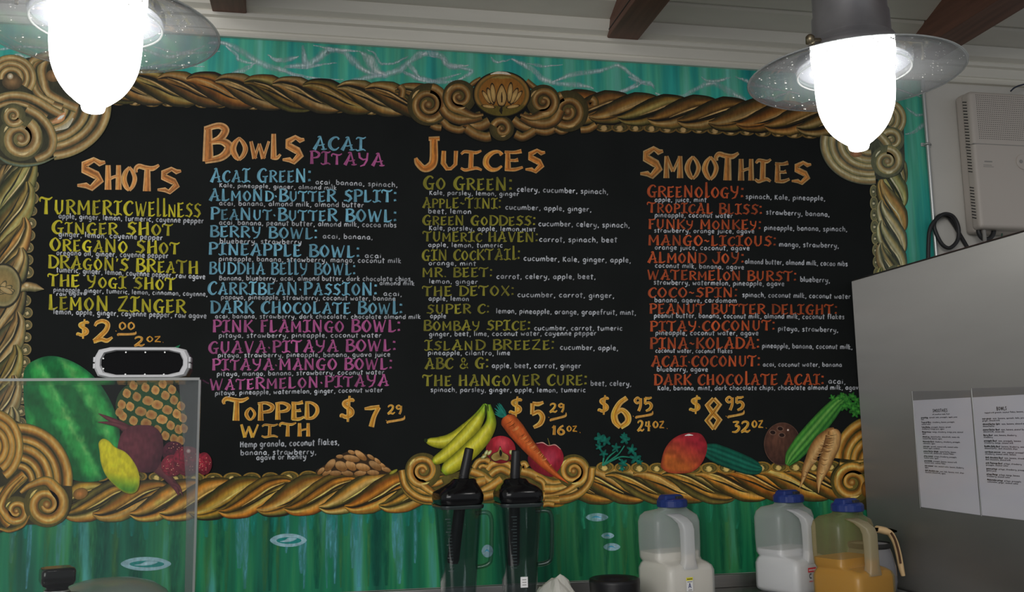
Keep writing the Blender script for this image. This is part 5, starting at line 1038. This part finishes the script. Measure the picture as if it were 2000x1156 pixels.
# ------------------------------------------------------------------ juice jugs
def jug(cx, cy, rot, s, liquid, level, shell, label, sticker=None):
    o = empty('juice_jug', (cx, cy, CZ), label, 'jug', None)
    ca, sa = math.cos(rot), math.sin(rot)
    def T(x, y_, z): return (cx+s*(x*ca-y_*sa), cy+s*(x*sa+y_*ca), CZ+s*z)
    A_, B_ = .080, .080
    def ringf(z, f_, grow=0, xr=A_):              # outline at height z; f_ = y of the recessed front face
        y0, y1 = f_+grow, B_-grow; x0, x1 = -A_+grow, xr-grow
        return [T(p[0], p[1], z) for p in rrect((x1-x0)/2, (y1-y0)/2, .018, 4, (x0+x1)/2, (y0+y1)/2)]
    def neck(z, r): 
        n = 24; ring = []
        base = rrect(1, 1, .4, 5)
        return [T(r*math.cos(math.atan2(p[1], p[0])), .006+r*math.sin(math.atan2(p[1], p[0])), z) for p in rrect(A_, .0575, .018, 4, 0, .0225)]
    rec = -.028
    prof_ = [(0,-B_,.010),(.006,-B_,.002),(.012,-B_,0),(.078,-B_,0),(.090,-B_,.004),(.097,-.070,.008),(.101,-.042,.006),(.108,rec,.003),(.15,rec,.002),(.205,rec,.002),(.222,rec,.006),(.233,rec+.006,.016)]
    rings = [ringf(z, f_, g) for z, f_, g in prof_] + [neck(.240, .044), neck(.243, .040), neck(.250, .039)]
    MB().loft(rings).build('bottle', shell, o, 'translucent plastic bottle')
    # handle column standing in the recess
    hr = []
    for (x, y_, z, hx, hy) in ((-.020,rec+.008,.229,.022,.010),(-.014,-.044,.220,.021,.012),(-.008,-.060,.206,.019,.013),(-.006,-.065,.19,.0185,.013),(-.006,-.066,.15,.0185,.012),(-.006,-.066,.110,.019,.012),(-.006,-.066,.094,.023,.013),(-.006,-.064,.084,.026,.014)):
        hr.append([T(p[0], p[1], z) for p in rrect(hx, hy, .006, 3, x, y_)])
    MB().loft(hr).build('handle', HSH.get(shell.name, shell), o, 'moulded upright handle')
    # the drink, filled to its level
    ri = []
    for z, f_, g in prof_:
        if z < level: ri.append((z+.003 if z < .02 else z, f_+.0022, g+.0022))
    ri.append((level, prof_[min(len(prof_)-1, max(i for i, q in enumerate(prof_) if q[0] < level))][1]+.0022, .0045))
    MB().loft([ringf(z, f_, g) for z, f_, g in ri]).build('drink', liquid, o)
    if level > .11:
        hq = [[T(p[0], p[1], z) for p in rrect(.0150, .0095, .005, 3, -.006, -.066)] for z in (.086, min(level, .19))]
        MB().loft(hq).build('drink_in_handle', liquid, o)
    # screw cap with grip ribs and a flip spout
    m = MB(); n = 48; rr = []
    for z, r in ((.246,.0405),(.248,.0425),(.263,.0425),(.268,.0400),(.270,.034)):
        rr.append([T(r*(1+(.022 if (j % 4 < 2 and .247 < z < .265) else 0))*math.cos(2*PI*j/n), .006+r*(1+(.022 if (j % 4 < 2 and .247 < z < .265) else 0))*math.sin(2*PI*j/n), z) for j in range(n)])
    m.loft(rr, smooth=False); cap = m.build('cap', CAPB, o, 'blue screw cap')
    m = MB(); m.loft([[T(p[0], p[1], z) for p in rrect(hx, hy, .006, 3, -.004, .006)] for z, hx, hy in ((.268,.034,.020),(.278,.030,.017),(.281,.026,.014))], smooth=False)
    m.build('flip_spout', CAPB, cap)
    m = MB(); m.loft([[T(p[0], p[1], z) for p in rrect(.012, .008, .003, 3, .010, -.012)] for z in (.268, .2765)], smooth=False); m.build('spout_hole', SLOT, cap)
    if sticker: sticker(o, T)
    return o
def milky(name, tint, a, back):
    m = clear_mat(name, back, tint, a, .3, .8, .45); return m
SH1 = milky('frosted_white_plastic', (.90,.93,.95), .42, (.93,.95,.95)); SH3 = milky('frosted_yellowed_plastic', (.62,.55,.34), .27, (.96,.90,.68))
HSH = {SH1.name: milky('thick_white_plastic', (.90,.91,.92), .80, (.93,.95,.95)), SH3.name: milky('thick_yellowed_plastic', (.66,.60,.42), .66, (.96,.90,.68))}
MILK = mat('white_smoothie', (.93,.84,.72), .5); MILK2 = mat('bluish_white_milk', (.92,.88,.88), .5); OJ = mat('orange_juice', (.70,.36,.004), .45)
YELS = mat('yellow_label', alb(196,170,30), .6); WHTS = mat('white_label', alb(180,180,184), .6); REDS = mat('red_label_ink', alb(170,44,52), .6); NAVY = mat('navy_label_ink', alb(40,46,90), .6)
def flat_on(T, x0, x1, z0, z1, y_): return [T(x0, y_, z0), T(x1, y_, z0), T(x1, y_, z1), T(x0, y_, z1)]
def stick_a(o, T):
    y_ = -.0806
    m = MB().add(flat_on(T, -.027, -.005, .028, .064, y_), [(0,1,2,3)]); l = m.build('label', WHTS, o, 'small white label with yellow band and letter A')
    MB().add(flat_on(T, -.027, -.005, .056, .064, y_-.0003), [(0,1,2,3)]).build('label_band', YELS, l)
    m = MB()
    for a, b in (((-.020,.036),(-.016,.049)), ((-.016,.049),(-.012,.036)), ((-.0185,.0405),(-.0135,.0405))):
        d = np.array(b)-np.array(a); n = np.array([-d[1], d[0]])/np.hypot(*d)*.0011
        m.add([T(a[0]+n[0], y_-.0003, a[1]+n[1]), T(b[0]+n[0], y_-.0003, b[1]+n[1]), T(b[0]-n[0], y_-.0003, b[1]-n[1]), T(a[0]-n[0], y_-.0003, a[1]-n[1])], [(0,1,2,3)])
    m.build('label_letter', NAVY, l, 'letter A')
    m = MB()
    for k in range(5): m.add(flat_on(T, -.0235+k*.0034, -.0212+k*.0034, .0515, .0535, y_-.0003), [(0,1,2,3)])
    for k in range(4): m.add(flat_on(T, -.021+k*.0032, -.0188+k*.0032, .0300, .0322, y_-.0003), [(0,1,2,3)])
    for k in range(5): m.add(flat_on(T, -.0245+k*.0036, -.0218+k*.0036, .0585, .0612, y_-.0006), [(0,1,2,3)])
    m.build('label_print', INKB, l)
def stick_c(o, T):
    y_ = -.0806
    m = MB().add(flat_on(T, -.036, -.002, .062, .074, y_), [(0,1,2,3)]); l = m.build('label', REDS, o, 'red printed label with letter C')
    m = MB()
    for k in range(7): m.add(flat_on(T, -.0325+k*.0042, -.0299+k*.0042, .0655, .0700, y_-.0003), [(0,1,2,3)])
    m.build('label_print', WHTS, l)
    m = MB(); a = np.radians(np.linspace(50, 310, 10)); cxx, czz = -.026, .052
    for p, q in zip(a[:-1], a[1:]):
        m.add([T(cxx+r*math.cos(b), y_, czz+r*1.1*math.sin(b)) for r, b in ((.0062,p),(.0062,q),(.0038,q),(.0038,p))], [(0,1,2,3)])
    m.build('label_letter', INKB, l, 'letter C')
    m = MB()
    for k in range(5): m.add(flat_on(T, -.0325+k*.0046, -.0295+k*.0046, .036, .0392, y_), [(0,1,2,3)])
    m.build('label_small_print', REDS, l)
def foot_at(px, Y): return at(px, 1156, Y)[0]
jug(foot_at(1322, -.125), -.125, math.radians(16), .97, MILK, .124, SH1, 'jug half full of creamy white drink with yellow topped A label', stick_a)
jug(foot_at(1553, -.125), -.125, math.radians(22), .98, MILK2, .118, SH1, 'jug half full of white drink with red C label, behind the orange jug', stick_c)
jug(foot_at(1669, -.36), -.36, math.radians(22), .945, OJ, .125, SH3, 'jug half full of orange juice, rightmost of the blue capped jugs')
# ------------------------------------------------------------------ coffee pot behind the orange jug
cpx = at(1700, 1100, -.20)
o = empty('coffee_pot', (cpx[0], -.20, CZ), 'glass coffee pot with tan handle behind the orange juice jug', 'coffee pot')
MB().lathe([(.055,0),(.064,.006),(.068,.03),(.066,.07),(.058,.105),(.052,.122),(.054,.128),(.052,.128),(.050,.120)], (cpx[0], -.20, CZ), 36, cap0=True).build('glass_body', POTG, o)
MB().lathe([(.0545,.118),(.0565,.120),(.0565,.130),(.0545,.132)], (cpx[0], -.20, CZ), 36).build('collar', SLOT, o)
hp = [tuple(at(px, py, -.20-.012)) for px, py in ((1712,1033),(1726,1036),(1738,1041),(1748,1058),(1755,1082),(1760,1108),(1764,1124))]
m = MB(); pts = catmull(hp, 6); m.tube([tuple(q) for q in pts], list(np.interp(np.linspace(0,1,len(pts)), [0,.2,.45,.8,1], [.012,.013,.010,.0095,.007])), 12, flat=.8); m.build('handle', TAN, o, 'curved tan plastic handle')
pts = catmull([tuple(at(px, py, -.20-.024)) for px, py in ((1740,1040),(1748,1054),(1755,1078),(1759,1100))], 6); MB().tube([tuple(q) for q in pts], .003, 8).build('handle_inlay', mat('brown_inlay', alb(62,40,26), .5), o, 'brown stripe along the handle')
MB().loft([[tuple(at(px, py+dy, -.20-.02+dd)) for px, py, dd in ((1706,1030,0),(1740,1032,0),(1752,1036,0),(1738,1038,.0),(1708,1034,0))] for dy in (0, 3)], smooth=False).build('thumb_lever', TAN, o)
# ------------------------------------------------------------------ blender jugs and their tampers
def sq(cx, cy, z, hx, hy, r, rot=0, n=5):
    ca, sa = math.cos(rot), math.sin(rot)
    return [(cx+p[0]*ca-p[1]*sa, cy+p[0]*sa+p[1]*ca, z) for p in rrect(hx, hy, r, n)]
def blender_jug(pxc, Y, rot, label, px_top, lidh, sticker=False, hoff=0, hole=0):
    t_ = at(pxc, px_top, Y); cx = t_[0]; zt = t_[2]; z0 = CZ+.004
    o = empty('blender_jug', (cx, Y, CZ), label, 'blender jug')
    k_ = .80; z0 = CZ+.004
    out = [(z0,.038*k_,.02),(z0+.01,.043*k_,.02),(zt-.12,.053*k_,.02),(zt-.02,.0615*k_,.021),(zt-.006,.0635*k_,.021),(zt,.0655*k_,.021)]
    inn = [(zt,.0620*k_,.02),(zt-.02,.0575*k_,.02),(zt-.12,.0500*k_,.018),(z0+.03,.041*k_,.018),(z0+.02,.030*k_,.016)]
    MB().loft([sq(cx, Y, z, h_, h_, r, rot) for z, h_, r in out] + [sq(cx, Y, z, h_, h_, r*.9, rot) for z, h_, r in inn], cap0=True, cap1=True).build('container', SMOKE, o, 'dark see through container')
    MB().loft([sq(cx, Y, z, h_*k_, h_*k_, .021, rot) for z, h_ in ((zt-.008,.0660),(zt-.006,.0672),(zt-.001,.0676),(zt+.0008,.067),(zt+.0008,.0662))], cap0=False, cap1=False).build('rim', mat('dark_clear_rim', (.03,.04,.04), .2), o)
    MB().lathe([(.040,-.004),(.042,.0),(.042,.016),(.034,.020)], (cx, Y, z0), 32, True, True).build('drive_base', BLACKM, o)
    ld_ = [(zt+.0012,.0645,.026),(zt+.010,.0690,.028),(zt+.022,.0695,.028),(zt+.030,.0670,.028),(zt+.042,.054,.030),(zt+lidh-.010,.041,.030),(zt+lidh-.004,.037,.03),(zt+lidh,.032,.028)]
    hx_ = at(hole, 929, Y)[0]; n_ = len(ld_)
    sh = lambda z: max(0, min(1, (z-zt-.03)/(lidh-.036)))
    rl = [sq(cx+(hx_-cx)*sh(z), Y, z, h_*k_, h_*k_, min(r, h_*k_*.95), rot) for z, h_, r in ld_]
    rl += [sq(hx_, Y, z, r, r, r*.98, rot) for z, r in ((zt+lidh+.001,.0195),(zt+lidh-.002,.0185),(zt+lidh-.016,.0185))] + [sq(cx, Y, z, h_, h_, .018, rot) for z, h_ in ((zt+.024,.044),(zt+.002,.046))]
    rl.append(rl[0])
    ld2 = MB().loft(rl, cap0=False, cap1=False).build('lid', BLACKP, o, 'glossy black rubber lid')
    m = MB()
    a = rot-.35; dx, dy = math.cos(a), math.sin(a)
    zz = [(.050,zt-.022),(.078,zt-.020),(.090,zt-.026),(.0945,zt-.045),(.0935,zt-.09),(.091,zt-.128),(.085,zt-.140),(.070,zt-.146),(.050,zt-.148)]
    zz = [(q[0]*.885-.002, q[1]) for q in catmull(zz, 5)]
    m.tube([(cx+dx*q[0], Y+dy*q[0], q[1]) for q in zz], .0075, 10, flat=.75); m.build('handle', SMOKE, o, 'dark see through loop handle')
    m = MB()
    for k in range(17):
        z = zt-.03-k*.0075; f_ = (.0605-(zt-z)*.085)*.8; x = cx-f_*math.cos(rot)+.018 if not hoff else cx-.018; y_ = Y-f_-.002
        m.box(x-(.009 if k % 4 == 0 else .005), x+.004, y_-.0012, y_+.0008, z-.0009, z+.0009)
    tag(m.build('graduation_marks', mat('moulded_marks', (.10,.13,.13), .3), o, 'column of raised measuring marks'), kind='stuff')
    if sticker:
        c1 = at(1024, 1137, Y-.040)
        l = MB().box(c1[0]-.009, c1[0]+.009, Y-.0405, Y-.0385, c1[2]-.0125, c1[2]+.0125).build('label', WHTS, o, 'small white paper label', bevel=.0015)
        for dz in (-.006, 0, .006): MB().box(c1[0]-.005, c1[0]+.005, Y-.0410, Y-.0402, c1[2]+dz-.0008, c1[2]+dz+.0008).build('label_print', GREYS, l)
    return cx, zt, o
def tamper(p0, p1, p2, label):
    o = empty('tamper', tuple(p1), label, 'tamper')
    a, b, c_ = np.array(p0), np.array(p1), np.array(p2)
    MB().tube([tuple(a), tuple(a+(b-a)*.02), tuple(a+(b-a)*.06), tuple(b)], [.0085,.0105,.0112,.0125], 20).build('grip', BLACKM, o)
    MB().tube([tuple(b), tuple(b+(c_-b)*.18), tuple(b+(c_-b)*.24), tuple(c_+(b-c_)*.04), tuple(c_)], [.0125,.0130,.0135,.0150,.0125], 20).build('paddle', BLACKM, o)
YB = -.32
bx, bz, bo = blender_jug(894, YB, math.radians(10), 'smoky blender jug with black lid, left of the pair', 985, .062, hoff=0, hole=906)
tamper(at(917, 875, YB), at(906, 929, YB), at(884, 1100, YB), 'black tamper stick leaning out of the left blender jug')
bx2, bz2, bo2 = blender_jug(1012, YB, math.radians(4), 'smoky blender jug with black lid and white label, right of the pair', 981, .058, True, hoff=1, hole=1006)
tamper(at(1008, 879, YB), at(1006, 928, YB), at(1003, 1104, YB), 'black tamper stick standing upright in the right blender jug')
# ------------------------------------------------------------------ things on the counter
q = at(1200, 1128, -.22)
MB().lathe([(.058,0),(.062,.004),(.0645,.05),(.0655,q[2]-CZ-.010),(.0645,q[2]-CZ-.002),(.060,q[2]-CZ),(.050,q[2]-CZ-.003),(.040,q[2]-CZ-.010),(.034,q[2]-CZ-.024),(.0005,q[2]-CZ-.026)], (q[0], -.22, CZ), 44, cap0=True).build('black_tub', BLACKM)
tag(bpy.data.objects['black_tub'], 'round black rubber tub on the counter left of the first jug', 'tub')
m = MB(); c1 = at(1082, 1150, -.16); n = 13; V_ = []
for i in range(n):
    for j in range(n):
        u, v = i/(n-1)-.5, j/(n-1)-.5; z = CZ+.002+.075*max(0, 1-3.2*(u*u+v*v))**1.2*(.55+.6*float(vnoise(i*.55, j*.55, 12)))+.004*float(vnoise(i*1.3, j*1.3, 3))
        V_.append((c1[0]+u*.13+.01*float(vnoise(i*.8, j*.8, 5)), c1[1]+v*.12, z))
m.add(V_, [(i*n+j, (i+1)*n+j, (i+1)*n+j+1, i*n+j+1) for i in range(n-1) for j in range(n-1)])
o = m.build('paper_towel', TOWEL); tag(o, 'crumpled white paper towel between the blender jugs and the tub', 'paper towel')
sd = o.modifiers.new('solid', 'SOLIDIFY'); sd.thickness = .0015
# sneeze guard
GY = -.75; gl_ = at(-60, 741, GY); gr_ = at(390, 742, GY); gz = gr_[2]
g = empty('sneeze_guard', ((gl_[0]+gr_[0])/2, GY, CZ), 'clear acrylic sneeze guard standing at the lower left of the counter', 'sneeze guard')
MB().box(gl_[0], gr_[0], GY-.003, GY+.003, CZ, gz).build('front_pane', ACRYL, g, 'clear front pane')
MB().box(gl_[0], gr_[0], GY-.003, GY+.16, gz, gz+.004).build('top_shelf', ACRYL, g, 'clear top shelf')
MB().box(gl_[0], gr_[0]+.0005, GY-.0036, GY-.0030, gz-.0005, gz+.0045).build('shelf_edge', ACRYE, g, 'bright polished edge of the shelf')
x1 = gr_[0]; zb_ = at(370, 965, GY)[2]
m = MB(); P0 = [(x1-.001, GY, gz), (x1-.042, GY+.03, gz), (x1-.020, GY+.02, zb_), (x1-.016, GY+.016, CZ), (x1-.001, GY, CZ)]
m.loft([P0, [(p[0]+.001, p[1]+.004, p[2]) for p in P0]], smooth=False); m.build('end_gusset', clear_mat('hazy_acrylic', (.80,.81,.82), (.7,.7,.72), .12, .1, 1), g, 'hazy tapering end wing')
MB().box(x1-.0015, x1+.0025, GY-.004, GY+.004, CZ, gz).build('end_edge', ACRYE, g, 'bright polished right edge')
# portable speaker on the guard
sa, sb = at(189, 737, GY+.06), at(376, 737, GY+.06); st = at(282, 681, GY+.06)[2]; sz0 = gz+.0050
scx = (sa[0]+sb[0])/2; hx = (sb[0]-sa[0])/2*.97; hz = (st-sz0)/2; scz = sz0+hz
s = empty('portable_speaker', (scx, GY+.06, sz0), 'portable speaker with black grille in grey rim on the clear guard', 'speaker')
def oct_(hx, hz, y_, cut=.018, cz=None):
    cz = scz; o_ = []
    for sx, sz, fl in ((1,1,0),(-1,1,1),(-1,-1,0),(1,-1,1)):
        a = (scx+sx*hx, y_, cz+sz*(hz-cut)); b = (scx+sx*(hx-cut*.35), y_, cz+sz*(hz-cut*.28)); c_ = (scx+sx*(hx-cut*1.5), y_, cz+sz*hz)
        o_ += [a, b, c_] if not fl else [c_, b, a]
    return o_
MB().loft([oct_(hx-.006, hz-.003, GY+.105), oct_(hx-.002, hz, GY+.095), oct_(hx-.002, hz, GY+.035), oct_(hx-.006, hz-.003, GY+.030)], smooth=False).build('body', BLACKM, s, bevel=.002)
m = MB(); rg = [oct_(hx-.004, hz-.001, GY+.042), oct_(hx, hz, GY+.036), oct_(hx, hz, GY+.026), oct_(hx-.003, hz-.0025, GY+.021), oct_(hx-.010, hz-.0055, GY+.021), oct_(hx-.012, hz-.0075, GY+.027), oct_(hx-.012, hz-.0075, GY+.031)]
m.loft(rg, cap0=False, cap1=False, smooth=False); m.build('rim', GREYR, s, 'grey rubber rim')
MB().loft([oct_(hx-.0115, hz-.007, GY+.031), oct_(hx-.0115, hz-.007, GY+.0265), oct_(hx-.014, hz-.009, GY+.0255)], smooth=False).build('grille', GRILL, s, 'black front grille')
for sx in (-1, 1):
    MB().box(scx+sx*hx-.003, scx+sx*hx+.003, GY+.024, GY+.046, scz-.011, scz-.0012).build('side_tab', GREYR, s, bevel=.001)
    MB().box(scx+sx*hx-.003, scx+sx*hx+.003, GY+.024, GY+.046, scz+.0012, scz+.011).build('side_tab', GREYR, s, bevel=.001)
for px, py in ((246,688),(284,688),(322,688),(202,700),(363,700),(202,720),(362,719),(245,731),(283,731),(320,731)):
    c1 = at(px, py, GY+.0255); m = MB(); disc_y(m, c1[0], GY+.0262, c1[2], .0016, .0016, 8); m.build('screw', PIPE, s)
# canister with a square black knob, lower left corner
KY = -.50; k0 = at(112, 1127, KY); kt = at(112, 1107, KY)[2]; kb = at(112, 1143, KY)[2]
o = empty('knob_top_canister', (k0[0], KY, CZ), 'black canister with chunky square knob in the lower left corner', 'canister')
hw = .0355
MB().loft([sq(k0[0], KY, z, h_, h_, r, .35) for z, h_, r in ((kb-.010,.020,.012),(kb-.002,.021,.012),(kb+.003,.029,.008),(kb+.010,.032,.008),(kt-.006,.032,.008),(kt-.001,.029,.010),(kt,.024,.012))]).build('knob', BLACKP, o, 'glossy square black knob')
MB().lathe([(.050,CZ-CZ),(.055,.004),(.055,kb-CZ-.030),(.050,kb-CZ-.020),(.028,kb-CZ-.016),(.022,kb-CZ-.008)], (k0[0], KY, CZ), 32, True, True).build('body', BLACKM, o)
MB().lathe([(.0235,-.003),(.025,0),(.0235,.003)], (k0[0], KY, kb-.012), 28).build('neck_ring', PIPE, o, 'thin bright ring under the knob')
DY = -.30; d0 = at(215, 1130, DY); dzt = d0[2]
o = empty('domed_bowl', (d0[0], DY, CZ), 'bowl with grey translucent dome lid behind the square black knob', 'bowl')
MB().lathe([(.135,dzt-CZ-.060),(.134,dzt-CZ-.052),(.122,dzt-CZ-.032),(.095,dzt-CZ-.014),(.06,dzt-CZ-.004),(.025,dzt-CZ-.0003),(.0005,dzt-CZ)], (d0[0], DY, CZ), 44).build('dome', DOMEM, o)
MB().lathe([(.10,0),(.135,.01),(.138,dzt-CZ-.062),(.134,dzt-CZ-.060)], (d0[0], DY, CZ), 44, True, False).build('bowl', GREYR, o)
